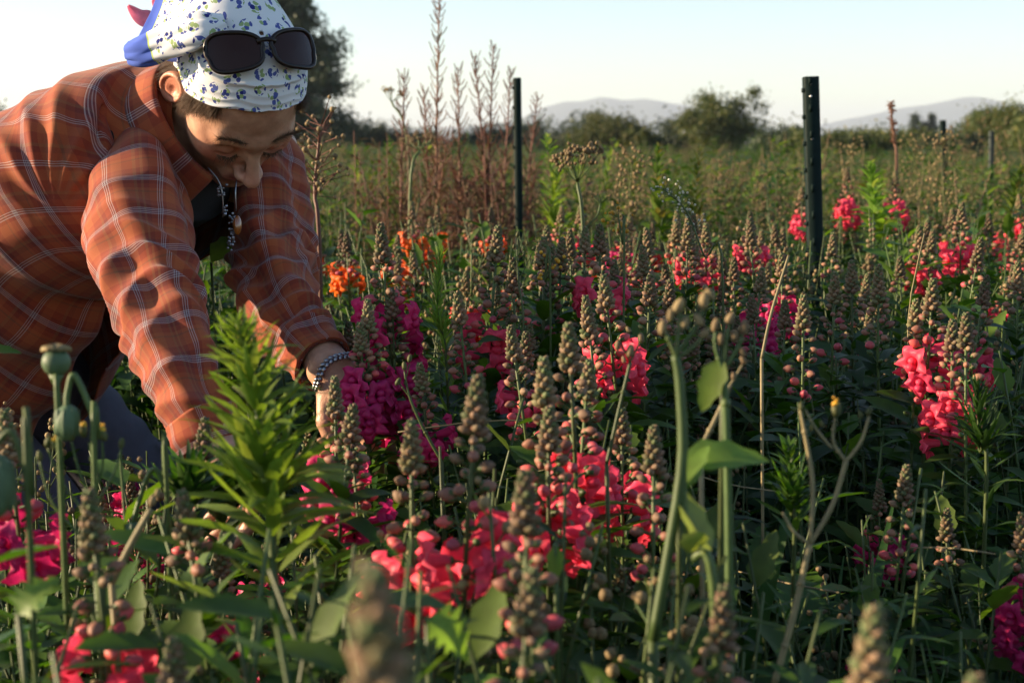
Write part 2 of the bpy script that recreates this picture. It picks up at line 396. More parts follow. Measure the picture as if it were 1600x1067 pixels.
# --- cloth helpers
def fold_noise(u, v, seed, n=7, lo_=18, hi_=60):
    r = np.random.default_rng(seed); s = 0
    for _ in range(n):
        k = r.uniform(lo_, hi_); a = r.uniform(0, 2 * pi); s = s + np.sin(k * (u * cos(a) + v * sin(a)) + r.uniform(0, 6)) * (lo_ / k)
    return s / n
def ridge(x): return 1 - 1.9 * np.sqrt(np.sin(x) ** 2 + .03)
def cloth_grid(name, G, UVg, m, parent, thick=.0022, closed=False):
    """G (nr,ns,3) sheet with real thickness"""
    nr, ns = G.shape[:2]
    du = np.gradient(G, axis=0); dv = np.gradient(G, axis=1)
    if closed: dv = (np.roll(G, -1, 1) - np.roll(G, 1, 1)) / 2
    Nn = np.cross(du, dv); Nn /= np.linalg.norm(Nn, axis=-1)[..., None] + 1e-12
    A = G.reshape(-1, 3); Bk = (G - Nn * thick).reshape(-1, 3); n = len(A)
    q = grid_quads(nr, ns, closed)
    i = q[:, 0] // ns; j = q[:, 0] % ns
    nsu = UVg.shape[1]
    j1 = j + 1
    uv = np.stack([UVg[i, j], UVg[i, j1 if closed else j1], UVg[i + 1, j1], UVg[i + 1, j]], 1)
    polys = [q, q[:, ::-1] + n]; uvs = [uv, uv[:, ::-1]]
    # rims
    def rim(idx):
        a = idx[:-1]; b_ = idx[1:]; f = np.stack([a, b_, b_ + n, a + n], -1); polys.append(f)
        I = a // ns; J = np.minimum(a % ns, nsu - 1); uvs.append(np.repeat(UVg[I, J][:, None], 4, 1))
    r0 = np.arange(ns); 
    if closed: r0 = np.append(r0, 0)
    rim(r0[::-1]); rim(r0 + (nr - 1) * ns)
    if not closed:
        c0 = np.arange(nr) * ns; rim(c0); rim((c0 + ns - 1)[::-1])
    me = make_mesh(name, np.vstack([A, Bk]) - PO, polys, [m], [0] * len(polys), uvs)
    return link(name, me, parent)

# plaid cloth: coloured threads both ways
m_plaid, nt, b, out = mat('plaid_cotton'); L = nt.links.new
uvn = N_(nt, 'ShaderNodeUVMap', uv_map='UVMap'); sep = N_(nt, 'ShaderNodeSeparateXYZ'); L(uvn.outputs[0], sep.inputs[0])
def stripe(inp, period, phase, cols):
    a = N_(nt, 'ShaderNodeMath', operation='MULTIPLY_ADD'); a.inputs[1].default_value = 1 / period; a.inputs[2].default_value = phase; L(inp, a.inputs[0])
    f = N_(nt, 'ShaderNodeMath', operation='FRACT'); L(a.outputs[0], f.inputs[0])
    r = N_(nt, 'ShaderNodeValToRGB'); r.color_ramp.interpolation = 'CONSTANT'; e = r.color_ramp.elements
    while len(e) > 1: e.remove(e[-1])
    e[0].position = 0; e[0].color = (*cols[0][1], 1)
    for p_, c_ in cols[1:]:
        k = e.new(p_); k.color = (*c_, 1)
    L(f.outputs[0], r.inputs[0]); return r.outputs[0]
OR, RU, MA, BR, WH, NA = (.35, .088, .030), (.26, .046, .020), (.16, .028, .019), (.21, .08, .035), (.44, .38, .38), (.07, .04, .07)
warp = [(0, OR), (.20, RU), (.36, MA), (.46, WH), (.475, NA), (.50, WH), (.515, NA), (.54, WH), (.555, NA), (.58, WH), (.595, MA), (.70, RU), (.82, OR), (.90, BR), (.94, OR)]
weft = [(0, RU), (.16, OR), (.38, RU), (.46, WH), (.478, MA), (.51, WH), (.528, MA), (.56, WH), (.578, RU), (.74, MA), (.86, BR), (.93, RU)]
c1 = stripe(sep.outputs[0], .060, .1, warp); c2 = stripe(sep.outputs[1], .066, .35, weft)
mx = N_(nt, 'ShaderNodeMix', data_type='RGBA'); mx.inputs[0].default_value = .5; L(c1, mx.inputs[6]); L(c2, mx.inputs[7])
nz = N_(nt, 'ShaderNodeTexNoise'); nz.inputs['Scale'].default_value = 900; L(uvn.outputs[0], nz.inputs['Vector'])
hs = N_(nt, 'ShaderNodeHueSaturation'); L(mx.outputs[2], hs.inputs['Color']); mr = N_(nt, 'ShaderNodeMapRange'); mr.inputs[3].default_value = .8; mr.inputs[4].default_value = 1.2; L(nz.outputs[0], mr.inputs[0]); L(mr.outputs[0], hs.inputs['Value'])
L(hs.outputs[0], b.inputs['Base Color']); b.inputs['Roughness'].default_value = .85; b.inputs['Specular IOR Level'].default_value = .2; b.inputs['Sheen Weight'].default_value = .15
bu = N_(nt, 'ShaderNodeBump'); bu.inputs['Strength'].default_value = .3; bu.inputs['Distance'].default_value = .0008; L(nz.outputs[0], bu.inputs['Height']); L(bu.outputs[0], b.inputs['Normal'])
tr = N_(nt, 'ShaderNodeBsdfTranslucent'); L(hs.outputs[0], tr.inputs['Color']); mm = N_(nt, 'ShaderNodeMixShader'); mm.inputs[0].default_value = .12
L(b.outputs[0], mm.inputs[1]); L(tr.outputs[0], mm.inputs[2]); L(mm.outputs[0], out.inputs['Surface'])

def interp_rows(S, n):
    """rows of station values -> n smooth rows"""
    S = np.array(S, float); return spline(S, n)

# --- shirt body: stations from the neck to the hem; each: centre px,py,depth, half width, up reach, down reach
ST = [(318, 188, 1.93, .052, .052, .060),
      (300, 190, 1.95, .075, .075, .095),
      (275, 203, 1.98, .125, .098, .150),
      (240, 222, 2.00, .185, .118, .178),
      (190, 250, 2.04, .212, .125, .175),
      (130, 288, 2.08, .214, .132, .182),
      (70, 328, 2.12, .205, .132, .215),
      (0, 378, 2.17, .195, .130, .265),
      (-70, 428, 2.22, .195, .125, .29),
      (-150, 485, 2.28, .20, .12, .28)]
NR, NS = 230, 260
rows = interp_rows(ST, NR)
cen = np.array([P(a, b_, c) for a, b_, c in rows[:, :3]])
T = np.gradient(cen, axis=0); T /= np.linalg.norm(T, axis=1)[:, None]
ulen = np.concatenate([[0], np.cumsum(np.linalg.norm(np.diff(cen, axis=0), axis=1))])
latv = LAX[None] - T * (T @ LAX)[:, None] * .6; latv /= np.linalg.norm(latv, axis=1)[:, None]
dorv = np.cross(latv, T); dorv /= np.linalg.norm(dorv, axis=1)[:, None]
if dorv[40] @ UP < 0: dorv = -dorv
# angle: starts at the open front, goes round the right flank, back, left flank; 0 = straight down
gap = np.interp(np.linspace(0, 1, NR), [0, .1, .25, .5, 1], [.62, .55, .40, .25, .2])
tt = np.linspace(0, 1, NS)
TH = gap[:, None] + tt[None] * (2 * pi - 2 * gap[:, None])
cx = -np.sin(TH); cy = -np.cos(TH)                       # lateral (right side negative), dorsal
pw = .86
sx = np.sign(cx) * np.abs(cx) ** pw; sy = np.sign(cy) * np.abs(cy) ** pw
hd = np.where(cy > 0, rows[:, 4][:, None], rows[:, 5][:, None])
grav = np.array([0, 0, -1.])
G = cen[:, None] + latv[:, None] * (sx * rows[:, 3][:, None])[..., None] + dorv[:, None] * (sy * hd)[..., None]
vlen = np.cumsum(np.concatenate([np.zeros((NR, 1)), np.linalg.norm(np.diff(G, axis=1), axis=2)], 1), 1)
vlen = vlen - vlen[:, NS // 2][:, None]
UVs = np.stack([np.broadcast_to(ulen[:, None], (NR, NS)), vlen], -1)
# normals and folds
du = np.gradient(G, axis=0); dv = np.gradient(G, axis=1); Nn = np.cross(du, dv); Nn /= np.linalg.norm(Nn, axis=-1)[..., None] + 1e-9
out_dir = G - cen[:, None]; sgn = np.sign((Nn * out_dir).sum(-1)); Nn = Nn * sgn[..., None]
arm = P(128, 345, 1.97)
def fan(G, c, axis_a, axis_b, n, r0, r1, ph=0.):
    d = G - c; a = d @ axis_a; b_ = d @ axis_b; r = np.sqrt(a * a + b_ * b_) + 1e-6; phi = np.arctan2(b_, a)
    return ridge(n * .5 * phi + ph + 2.0 * np.sin(phi * 1.7) + .35 * np.sin(r * 45)) * (1 - np.exp(-(r / r0) ** 2)) * np.exp(-(r / r1) ** 2)
fang = np.arctan2((G - arm) @ W(1, 0, 0), (G - arm) @ W(0, 1, 0)); disp = .0075 * np.clip(.60 + .65 * np.cos(fang + .15), 0, 1) * fan(G, arm, W(0, 1, 0), W(1, 0, 0), 13, .075, .21) * np.clip((G - cen[:, None]) @ -LAX * 14, 0, 1)
disp += .010 * fold_noise(UVs[..., 0], UVs[..., 1], 3, 9, 14, 50)
disp += .010 * np.sin(UVs[..., 0] * 42 + 3 * np.sin(UVs[..., 1] * 6)) * np.clip((-cy - .1) * 1.5, 0, 1) * (rows[:, 5][:, None] > .18)
lowp = np.clip((rows[:, 5][:, None] - .2) * 8, 0, 1) * np.clip(-cy, 0, 1)
disp += .016 * lowp * np.sin(UVs[..., 0] * 34 + 1)
edge = np.minimum(np.linspace(0, 1, NR) / .05, 1)[:, None]
G = G + Nn * (disp * edge)[..., None]
shirt = cloth_grid('shirt', G, UVs, m_plaid, person)
if True:
    pass
# --- sleeves
def sleeve(name, pts, rads, seed, flat=1.0, NRs=200, NSs=110, uvoff=0., sag=0.0, folds=.006):
    path = spline(pts, NRs); rad = spline(np.array(rads)[:, None], NRs)[:, 0]
    T, N0, B0 = frames(path); th = np.linspace(0, 2 * pi, NSs, endpoint=False)
    s = np.concatenate([[0], np.cumsum(np.linalg.norm(np.diff(path, axis=0), axis=1))])
    Lg = s[-1]; el = s[np.argmin(np.linalg.norm(path - pts[len(pts)//2], axis=1))]
    c = np.cos(th)[None, :, None]; d_ = np.sin(th)[None, :, None]
    dirs = c * N0[:, None] + d_ * B0[:, None]
    u = s[:, None] + 0 * th[None]; v = (th[None] - pi) * .075
    wr_ = np.exp(-((u - el) / .07) ** 2) + .9 * np.exp(-((u - Lg + .05) / .06) ** 2) + .35
    dp = folds * wr_ * ridge(u * 62 + 1.6 * np.sin(th[None] + seed) + 1.2 * np.sin(2 * th[None] + u * 20 + seed)) 
    dp += .008 * (np.sin(3 * th[None] + u * 9 + seed) * .5 + np.sin(2 * th[None] - u * 16 + 2 * seed) * .5)
    dp += .004 * np.sin(5 * th[None] + u * 24 + seed) 
    dp *= np.clip((Lg - u) / .012, 0, 1) * .85 + .15
    down = np.clip(dirs @ np.array([0, 0, -1.]), 0, 1) * sag * np.sin(np.clip(u / Lg, 0, 1) * pi)
    G = path[:, None] + dirs * (rad[:, None] + dp + down)[..., None]
    thu = np.linspace(-pi, pi, NSs + 1) * .075
    UVg = np.stack([np.broadcast_to(s[:, None] + uvoff, (NRs, NSs + 1)), np.broadcast_to(thu[None], (NRs, NSs + 1))], -1)
    o = cloth_grid(name, G[:, ::-1], UVg[:, ::-1], m_plaid, person, closed=True)
    # cuff: a doubled band round the end
    e = cloth_grid('cuff', (path[-22:, None] + dirs[-22:] * (rad[-22:, None] + dp[-22:] * .6 + .0035)[..., None])[:, ::-1], UVg[-22:, ::-1] + .031, m_plaid, o, thick=.003, closed=True)
    return o
sleeve('sleeve', [P(212, 245, 1.95), P(214, 300, 1.89), P(218, 350, 1.84), P(228, 409, 1.78), P(240, 460, 1.735), P(266, 543, 1.68), P(302, 636, 1.635), P(332, 704, 1.62)],
       [.052, .068, .067, .057, .052, .048, .042, .040], 1.3, sag=.008, folds=.0045)
sleeve('sleeve', [P(380, 235, 2.15), P(412, 265, 2.12), P(420, 320, 2.06), P(424, 374, 2.01), P(427, 418, 1.965), P(441, 481, 1.90), P(466, 524, 1.855), P(506, 570, 1.80)],
       [.056, .058, .056, .054, .055, .050, .045, .036], 4.1, sag=.008, folds=.006)
# --- collar: a band round the neck with two points
nk = unit(hw(0, -.035, -.07) - NECK)
m_under = plain('black_knit', (.012, .011, .012), .9, noise=.2, scale=300, bump=.2)
ca_ = unit(np.cross(nk, LAX)); ca_ = ca_ if ca_ @ UP < 0 else -ca_       # towards the throat
NCc, NRc = 90, 14
a = np.linspace(-2.5, 2.5, NCc)      # 0 = nape
rr = np.linspace(0, 1, NRc)
cc = P(300, 190, 1.955)
colG = np.zeros((NRc, NCc, 3)); 
for i, r_ in enumerate(rr):
    hgt = .030 * sin(pi * min(r_ * 1.0, .5)) if r_ < .5 else .030 - (.052 + .012 * 0) * (r_ - .5) * 2
    outw = .0 + .022 * r_
    lenx = 1 + .0 * r_
    droop = np.clip(np.abs(a) - 1.6, 0, 1) * .030 * max(r_ - .4, 0) * 1.6
    rad_ = .070 + outw
    colG[i] = cc + nk * (hgt - droop)[:, None] + (-ca_[None] * np.cos(a)[:, None] * rad_ * 1.0 + LAX[None] * np.sin(a)[:, None] * rad_ * 1.05) + ca_[None] * (np.clip(np.abs(a) - 1.2, 0, 2) * .022)[:, None]
colUV = np.stack([np.broadcast_to(a[None] * .075, (NRc, NCc)), np.broadcast_to(rr[:, None] * .08, (NRc, NCc))], -1)
cloth_grid('collar', colG, colUV, m_plaid, person, thick=.003)
# --- undershirt: a dark knit top seen where the shirt hangs open
rowu = rows.copy(); rowu[:, 3] *= .78; rowu[:, 4] *= .80; rowu[:, 5] = np.minimum(rowu[:, 5] * .8, .13)
th = np.linspace(0, 2 * pi, 90, endpoint=False)
Gu = cen[:, None] + latv[:, None] * (-np.sin(th)[None] * rowu[:, 3][:, None])[..., None] + dorv[:, None] * (-np.cos(th)[None] * np.where(-np.cos(th)[None] > 0, rowu[:, 4][:, None], rowu[:, 5][:, None]))[..., None]
Gu = Gu[12:]
cloth_grid('undershirt', Gu, np.zeros((len(Gu), 91, 2)), m_under, person, closed=True)
# --- trousers
m_trou = plain('grey_trouser_cotton', (.075, .075, .10), .85, noise=.15, scale=60, bump=.3)
def tsdf(p):
    d = np.full(len(p), 9.)
    for a_, b_, ra, rb in ((HIPR, KNR, .108, .085), (HIPL, KNL, .108, .085), (KNR, ANR, .085, .075), (KNL, ANL, .085, .075), (HIPR, HIPL, .125, .125), (SP[3] - W(0, .02, 0), PEL, .115, .13)):
        d = smin(d, seg(p, a_, b_, ra, rb), .03)
    return d + .004 * np.sin(p[:, 2] * 70 + 3 * np.sin(p[:, 0] * 25)) * np.sin(p[:, 0] * 30 + p[:, 1] * 22)
tv, tq = surface_nets(tsdf, np.array([lo[0] - .05, lo[1] - .05, .05]), hi + .05, .009)
link('trousers', make_mesh('trousers', tv - PO, [tq], [m_trou]), person)
m_boot = plain('dark_boot_leather', (.03, .025, .02), .5)
for A_ in (ANR, ANL):
    fx = np.array([.15, -.05, 0])
    def bs(p): 
        d = smin(seg(p, A_ + [0, 0, -.04], A_ + [0, 0, .06], .045, .05), seg(p, A_ + fx * .1 + [0, 0, -.045], A_ + fx + [0, 0, -.05], .045, .038), .03)
        return smax(d, (0.0 - p[:, 2]), .004)
    v_, q_ = surface_nets(bs, A_ - .14, A_ + .3, .006); link('boot', make_mesh('boot', v_ - PO, [q_], [m_boot]), person)

# --- headscarf: a shell drawn over the skull, rolled hem, folds at the side
def skull(dirs):
    """distance from skull centre to the scalp along unit directions (head frame)"""
    r = np.array([.0765, .0965, .093]); c = np.array([0, -.008, .002])
    o = -c; A = ((dirs / r) ** 2).sum(-1); B_ = (dirs * o / r ** 2).sum(-1) * 2; Cc = ((o / r) ** 2).sum() - 1
    return (-B_ + np.sqrt(B_ ** 2 - 4 * A * Cc)) / (2 * A)
m_scarf, nt, b, out = mat('floral_cotton'); L = nt.links.new
tc = N_(nt, 'ShaderNodeUVMap', uv_map='UVMap')
nzw = N_(nt, 'ShaderNodeTexNoise'); nzw.inputs['Scale'].default_value = 220; L(tc.outputs[0], nzw.inputs['Vector'])
wv = N_(nt, 'ShaderNodeMix', data_type='RGBA', blend_type='LINEAR_LIGHT'); wv.inputs[0].default_value = .0012; L(tc.outputs[0], wv.inputs[6]); L(nzw.outputs[1], wv.inputs[7])
v1 = N_(nt, 'ShaderNodeTexVoronoi', voronoi_dimensions='2D'); v1.inputs['Scale'].default_value = 60; v1.inputs['Randomness'].default_value = .55; L(wv.outputs[2], v1.inputs['Vector'])
v2 = N_(nt, 'ShaderNodeTexVoronoi', voronoi_dimensions='2D'); v2.inputs['Scale'].default_value = 215; v2.inputs['Randomness'].default_value = .8; L(wv.outputs[2], v2.inputs['Vector'])
near = N_(nt, 'ShaderNodeMath', operation='LESS_THAN'); near.inputs[1].default_value = .36; L(v1.outputs['Distance'], near.inputs[0])
inb = N_(nt, 'ShaderNodeMath', operation='LESS_THAN'); inb.inputs[1].default_value = .52; L(v2.outputs['Distance'], inb.inputs[0])
core = N_(nt, 'ShaderNodeMath', operation='MULTIPLY'); L(near.outputs[0], core.inputs[0]); L(inb.outputs[0], core.inputs[1])
sc_ = N_(nt, 'ShaderNodeSeparateColor'); L(v2.outputs['Color'], sc_.inputs[0])
rp = N_(nt, 'ShaderNodeValToRGB'); rp.color_ramp.interpolation = 'CONSTANT'; e = rp.color_ramp.elements; e[0].color = (.82, .83, .85, 1); e[1].position = .22; e[1].color = (.09, .12, .38, 1); k = e.new(.62); k.color = (.34, .46, .20, 1); k = e.new(.88); k.color = (.03, .04, .22, 1)
L(sc_.outputs[0], rp.inputs[0])
mb_ = N_(nt, 'ShaderNodeMix', data_type='RGBA'); mb_.inputs[6].default_value = (.82, .83, .85, 1); L(core.outputs[0], mb_.inputs[0]); L(rp.outputs[0], mb_.inputs[7])
# blue border where the attribute says so, thin green line beside it
at = N_(nt, 'ShaderNodeAttribute', attribute_name='border'); gt = N_(nt, 'ShaderNodeMath', operation='GREATER_THAN'); gt.inputs[1].default_value = .5; L(at.outputs['Fac'], gt.inputs[0])
g2 = N_(nt, 'ShaderNodeMath', operation='GREATER_THAN'); g2.inputs[1].default_value = .38; L(at.outputs['Fac'], g2.inputs[0])
mg = N_(nt, 'ShaderNodeMix', data_type='RGBA'); mg.inputs[7].default_value = (.55, .68, .16, 1); L(g2.outputs[0], mg.inputs[0]); L(mb_.outputs[2], mg.inputs[6])
mbl = N_(nt, 'ShaderNodeMix', data_type='RGBA'); mbl.inputs[7].default_value = (.10, .17, .62, 1); L(gt.outputs[0], mbl.inputs[0]); L(mg.outputs[2], mbl.inputs[6])
L(mbl.outputs[2], b.inputs['Base Color']); b.inputs['Roughness'].default_value = .9; b.inputs['Specular IOR Level'].default_value = .15
trn = N_(nt, 'ShaderNodeBsdfTranslucent'); L(mbl.outputs[2], trn.inputs['Color']); mm = N_(nt, 'ShaderNodeMixShader'); mm.inputs[0].default_value = .15
L(b.outputs[0], mm.inputs[1]); L(trn.outputs[0], mm.inputs[2]); L(mm.outputs[0], out.inputs['Surface'])

NRh, NSh = 150, 240
phi = np.linspace(0, 2 * pi, NSh, endpoint=False)      # 0 = forward, + = person's left
# hem height (polar angle from crown) by azimuth: low on the forehead, over the top of the ears, low at the nape
hem = 1.52 + .0 * phi - .03 * np.cos(phi) + .10 * np.cos(2 * phi) * 0 + np.where(np.cos(phi) < 0, .25 * np.cos(phi) ** 2, 0)
def hemf(a): return np.radians(np.interp(np.abs(((a + pi) % (2 * pi)) - pi), [0, .5, 1.0, 1.35, 1.7, 2.1, 2.6, 3.15], [56, 60, 74, 86, 86, 98, 118, 122]))
hem = hemf(phi)
tt = np.linspace(0.02, 1, NRh)
pol = tt[:, None] * hem[None]
dirs = np.stack([np.sin(pol) * np.sin(phi)[None], np.sin(pol) * np.cos(phi)[None], np.cos(pol)], -1)
rad_ = skull(dirs) + .0058
arc = tt[:, None] * hem[None] * .095; az = (((phi + pi) % (2 * pi)) - pi)[None] * .088 * np.sin(pol)
# folds: creases gathering towards the ear/knot, rolled band along the hem
kn = unit(np.array([-.75, -.55, -.05])); dk = np.arccos(np.clip(dirs @ kn, -1, 1))
band = tt[:, None] + 0 * phi[None]
cre = .0022 * ridge((1 - band) * 30 + .8 * np.sin(phi[None] * 3) + .5 * np.sin(phi[None] * 7 + 2)) * np.exp(-((1 - band) / .24) ** 2) * (.35 + .65 * np.exp(-(dk / 1.0) ** 2))
e1 = unit(np.cross(kn, [0, 0, 1])); e2 = np.cross(kn, e1); psi = np.arctan2(dirs @ e2, dirs @ e1)
cre = cre + .0035 * ridge(psi * 5.5 + .6 * np.sin(dk * 6)) * np.exp(-(dk / .75) ** 2) * (1 - np.exp(-(dk / .15) ** 2))
cre = cre + .0014 * fold_noise(arc, az, 8, 8, 50, 130)
cre = cre + .0045 * np.exp(-((band - .60 - .05 * np.cos(phi)[None]) / .03) ** 2) * (np.cos(phi)[None] > -.3)      # edge of the folded band
back = np.exp(-((dirs @ unit([-.2, -.9, .45]) - 1) / .25) ** 2) * .018                                     # looser cloth behind
Gs = (dirs * (rad_ + cre + back)[..., None]) @ HM * HS + HC
UVh = np.stack([(dirs[..., 0] / (1 + dirs[..., 2] * .6)) * .12, (dirs[..., 1] / (1 + dirs[..., 2] * .6)) * .12], -1)
UVh = np.concatenate([UVh, UVh[:, :1]], 1)
scarf = cloth_grid('headscarf', Gs, UVh, m_scarf, person, thick=.0022, closed=True)
def sheet(name, ctrl, parent, m, nr=60, ns=60, border=None, wob=.0015, thick=.0018, seed=1, uvs=1.0):
    """cloth sheet through a net of control points"""
    ctrl = np.asarray(ctrl); A = np.stack([spline(c_, ns) for c_ in ctrl]); G = np.stack([spline(A[:, j], nr) for j in range(ns)], 1)
    du = np.gradient(G, axis=0); dv = np.gradient(G, axis=1); n_ = np.cross(du, dv); n_ /= np.linalg.norm(n_, axis=-1)[..., None] + 1e-9
    su = np.cumsum(np.linalg.norm(du, axis=-1), 0); sv = np.cumsum(np.linalg.norm(dv, axis=-1), 1)
    G = G + n_ * (wob * fold_noise(su, sv, seed, 8, 60, 240))[..., None]
    UVg = np.stack([su, sv], -1) * uvs + seed * .13
    o = cloth_grid(name, G, UVg, m, parent, thick)
    if border is not None:
        bb = border(np.linspace(0, 1, nr)[:, None] + 0 * np.linspace(0, 1, ns)[None], np.linspace(0, 1, ns)[None] + 0 * np.linspace(0, 1, nr)[:, None]).ravel()
        at = o.data.attributes.new('border', 'FLOAT', 'POINT'); at.data.foreach_set('value', np.concatenate([bb, bb]).astype(np.float32))
    return o
# folded-back end of the scarf, pointing to the left of the picture: a soft flattened roll
rp_ = [P(352, 38, 1.775), P(318, 48, 1.77), P(282, 58, 1.785), P(250, 70, 1.80), P(222, 80, 1.81), P(203, 82, 1.82)]
def roll(name, path, wid, thk, upv, border_from, seed):
    n = 70; path = spline(path, n); wd = spline(np.array(wid)[:, None], n)[:, 0]; tk = spline(np.array(thk)[:, None], n)[:, 0]
    T, _, _ = frames(path); uu = np.stack([unit(upv - t * (t @ upv)) for t in T]); vv = np.cross(T, uu)
    th = np.linspace(0, 2 * pi, 72, endpoint=False)
    s_ = np.linspace(0, 1, n)[:, None]
    k_ = 1 + .10 * np.sin(3 * th[None] + s_ * 5 + seed) + .06 * np.sin(7 * th[None] - s_ * 9)+ .05 * ridge(4 * th[None] + 6 * s_)
    G = path[:, None] + uu[:, None] * (np.cos(th)[None] * wd[:, None] * k_)[..., None] + vv[:, None] * (np.sin(th)[None] * tk[:, None] * k_)[..., None]
    UVg = np.stack([np.broadcast_to(s_ * .16, (n, 73)), np.broadcast_to(np.linspace(0, .11, 73)[None], (n, 73))], -1)
    o = cloth_grid(name, G, UVg, m_scarf, person, closed=True)
    bb = np.clip((s_ - border_from) * 8 + .5, 0, 1) * np.ones((1, 72)); bb = bb.ravel()
    at = o.data.attributes.new('border', 'FLOAT', 'POINT'); at.data.foreach_set('value', np.concatenate([bb, bb]).astype(np.float32))
    return o
roll('scarf_end', rp_, [.010, .020, .021, .019, .017, .013], [.006, .010, .012, .012, .011, .008], UP, .66, 1)
m_blue = plain('blue_cotton', (.07, .12, .46), .9, noise=.15, scale=120)
sheet('scarf_end', [[P(330, -40, 1.86), P(320, 0, 1.84), P(322, 45, 1.81), P(335, 85, 1.80)],
                      [P(292, -45, 1.88), P(288, 0, 1.86), P(283, 45, 1.83), P(290, 80, 1.82)],
                      [P(262, -45, 1.90), P(258, 0, 1.89), P(243, 40, 1.87), P(228, 78, 1.85)],
                      [P(250, -48, 1.91), P(243, -2, 1.90), P(226, 38, 1.88), P(205, 80, 1.86)]], person, m_scarf,
      border=lambda u, v: np.clip((u - .70) * 8 + .5, 0, 1), seed=4)
sheet('scarf_end', [[P(275, 84, 1.83), P(300, 86, 1.82), P(335, 90, 1.81)], [P(240, 90, 1.835), P(270, 97, 1.83), P(322, 100, 1.82)]], person, m_blue, seed=6)
m_pink = organic('pink_ribbon', (.95, .42, .55), (.95, .46, .58), .55, .8)
def ribbon(pts, w0, seed):
    n = 40; p_ = spline(pts, n); T, _, _ = frames(p_); uu = np.stack([unit(UP - t * (t @ UP)) for t in T]); wd = w0 * np.sin(np.linspace(.12, 2.6, n)[::-1]) 
    G = p_[:, None] + uu[:, None] * (np.linspace(-1, 1, 9)[None] * wd[:, None])[..., None] + FW * (.004 * np.cos(np.linspace(-2, 2, 9)))[None, :, None]
    return cloth_grid('ribbon', G, np.zeros((n, 9, 2)), m_pink, person, .0012)
ribbon([P(255, 40, 1.90), P(235, 32, 1.90), P(218, 26, 1.90), P(200, 9, 1.90)], .012, 1)
ribbon([P(262, 22, 1.91), P(250, 14, 1.91), P(243, 3, 1.91), P(243, -14, 1.91)], .006, 2)

# --- hair strands at temple, nape, brows, lashes
m_hair = organic('brown_hair', (.06, .032, .018), (.14, .08, .04), 0, .45, obj_var=0)
hb = MB(); r = np.random.default_rng(4)
def hair(mb, n, fpos, fdir, ln, rad=.00022, grav=.3):
    for _ in range(n):
        p0 = fpos(); d0 = unit(fdir(p0) + r.normal(0, .22, 3)); l = ln * r.uniform(.5, 1.1)
        t = np.linspace(0, 1, 5)[:, None]; q = p0 + d0 * t * l + r.normal(0, .0012, 3) * t * t * 3
        w_ = (q @ HM) * HS + HC; w_ = w_ - UP * (grav * l * t ** 2) * .3
        tube(mb, w_, rad * np.array([1, 1, .9, .6, .2]), 3, cap=False)
def on_head(az_, po):
    d = np.array([sin(po) * sin(az_), sin(po) * cos(az_), cos(po)]); return d * (skull(d) + .001)
for sd in (-1, 1):
    hair(hb, 1500, lambda: (lambda a: on_head(sd * a, float(hemf(a)) + radians(r.uniform(-5, 3 + 14 * max(0, (a - .75))))))(r.uniform(.72, 1.36)), lambda p: np.array([sd * .25, .15, -1.]), .022)
    hair(hb, 350, lambda: on_head(sd * r.uniform(1.15, 1.42), radians(r.uniform(92, 112))), lambda p: np.array([sd * .2, .05, -1.]), .016)
    hair(hb, 1500, lambda: on_head(sd * r.uniform(1.85, 3.1), radians(r.uniform(100, 135))), lambda p: np.array([sd * .3, -.5, -.9]), .045, grav=.6)
hb.build('hair', m_hair, person); 
hb2 = bpy.data.objects[-1] if False else None
hair_o = [o for o in person.children if o.name == 'hair'][0]; hair_o.data.transform(Matrix.Translation(Vector(-PO)))
for sd in (-1, 1):
    eb = MB()
    def bp():
        s = r.uniform(0, 1); z = -.006 + .006 * sin(s * 2.4) + r.normal(0, .0013); x = sd * (.014 + .038 * s); return np.array([x, .0965 - .26 * abs(x), z])
    hair(eb, 260, bp, lambda p: np.array([sd * 1., -.1, .25]), .0085, .0002, 0)
    ebo = eb.build('eyebrow', m_hair, person); ebo.data.transform(Matrix.Translation(Vector(-PO)))
for sd in (-1, 1):
    el_ = MB()
    hair(el_, 90, lambda: (lambda s: np.array([sd * (.018 + .026 * s), .0895 - .010 * abs(s - .4), -.0425]))(r.uniform(0, 1)), lambda p: np.array([sd * .2, .8, -.5]), .008, .0003, 0)
    elo = el_.build('eyelashes', m_hair, person); elo.data.transform(Matrix.Translation(Vector(-PO)))

# --- sunglasses pushed up on the scarf
m_frame = plain('tortoise_plastic', (.014, .008, .006), .28, noise=.5, scale=90, spec=.3)
m_lens = plain('brown_lens', (.030, .011, .008), .10, spec=.22)
m_gem = plain('gold_studs', (.85, .68, .50), .25, metal=1.0)
GS = W(.30, .13, -.93); GS = GS - HL * (GS @ HL); GS = unit(GS)           # outward
GV = np.cross(HL, GS); GV = GV if GV @ UP > 0 else -GV                    # up in the glasses' own frame
GCn = HC + GS * .1150 + GV * .0 - HL * .002
glasses = empty('sunglasses', tuple(GCn)); tag(glasses, 'dark sunglasses with studded temples pushed up on the headscarf', 'sunglasses')
def gp(x, y, z): # x along HL, y up, z out; bends round the head
    th_ = x / .115; return HL * (.115 * sin(th_)) + GS * (z - .115 * (1 - cos(th_))) + GV * y
def lens_outline(s, n=48):
    o = []
    for k in range(n):
        t = 2 * pi * k / n; ex = 2 / 2.9
        x = np.sign(cos(t)) * abs(cos(t)) ** ex * .0360; y = np.sign(sin(t)) * abs(sin(t)) ** ex * .0245
        y *= (1.0 + .12 * (x / .0335)); y += .002 * (x / .0335)
        if y < 0: x *= .93
        o.append((s * (x + .0410), y))
    return o
fr = MB()
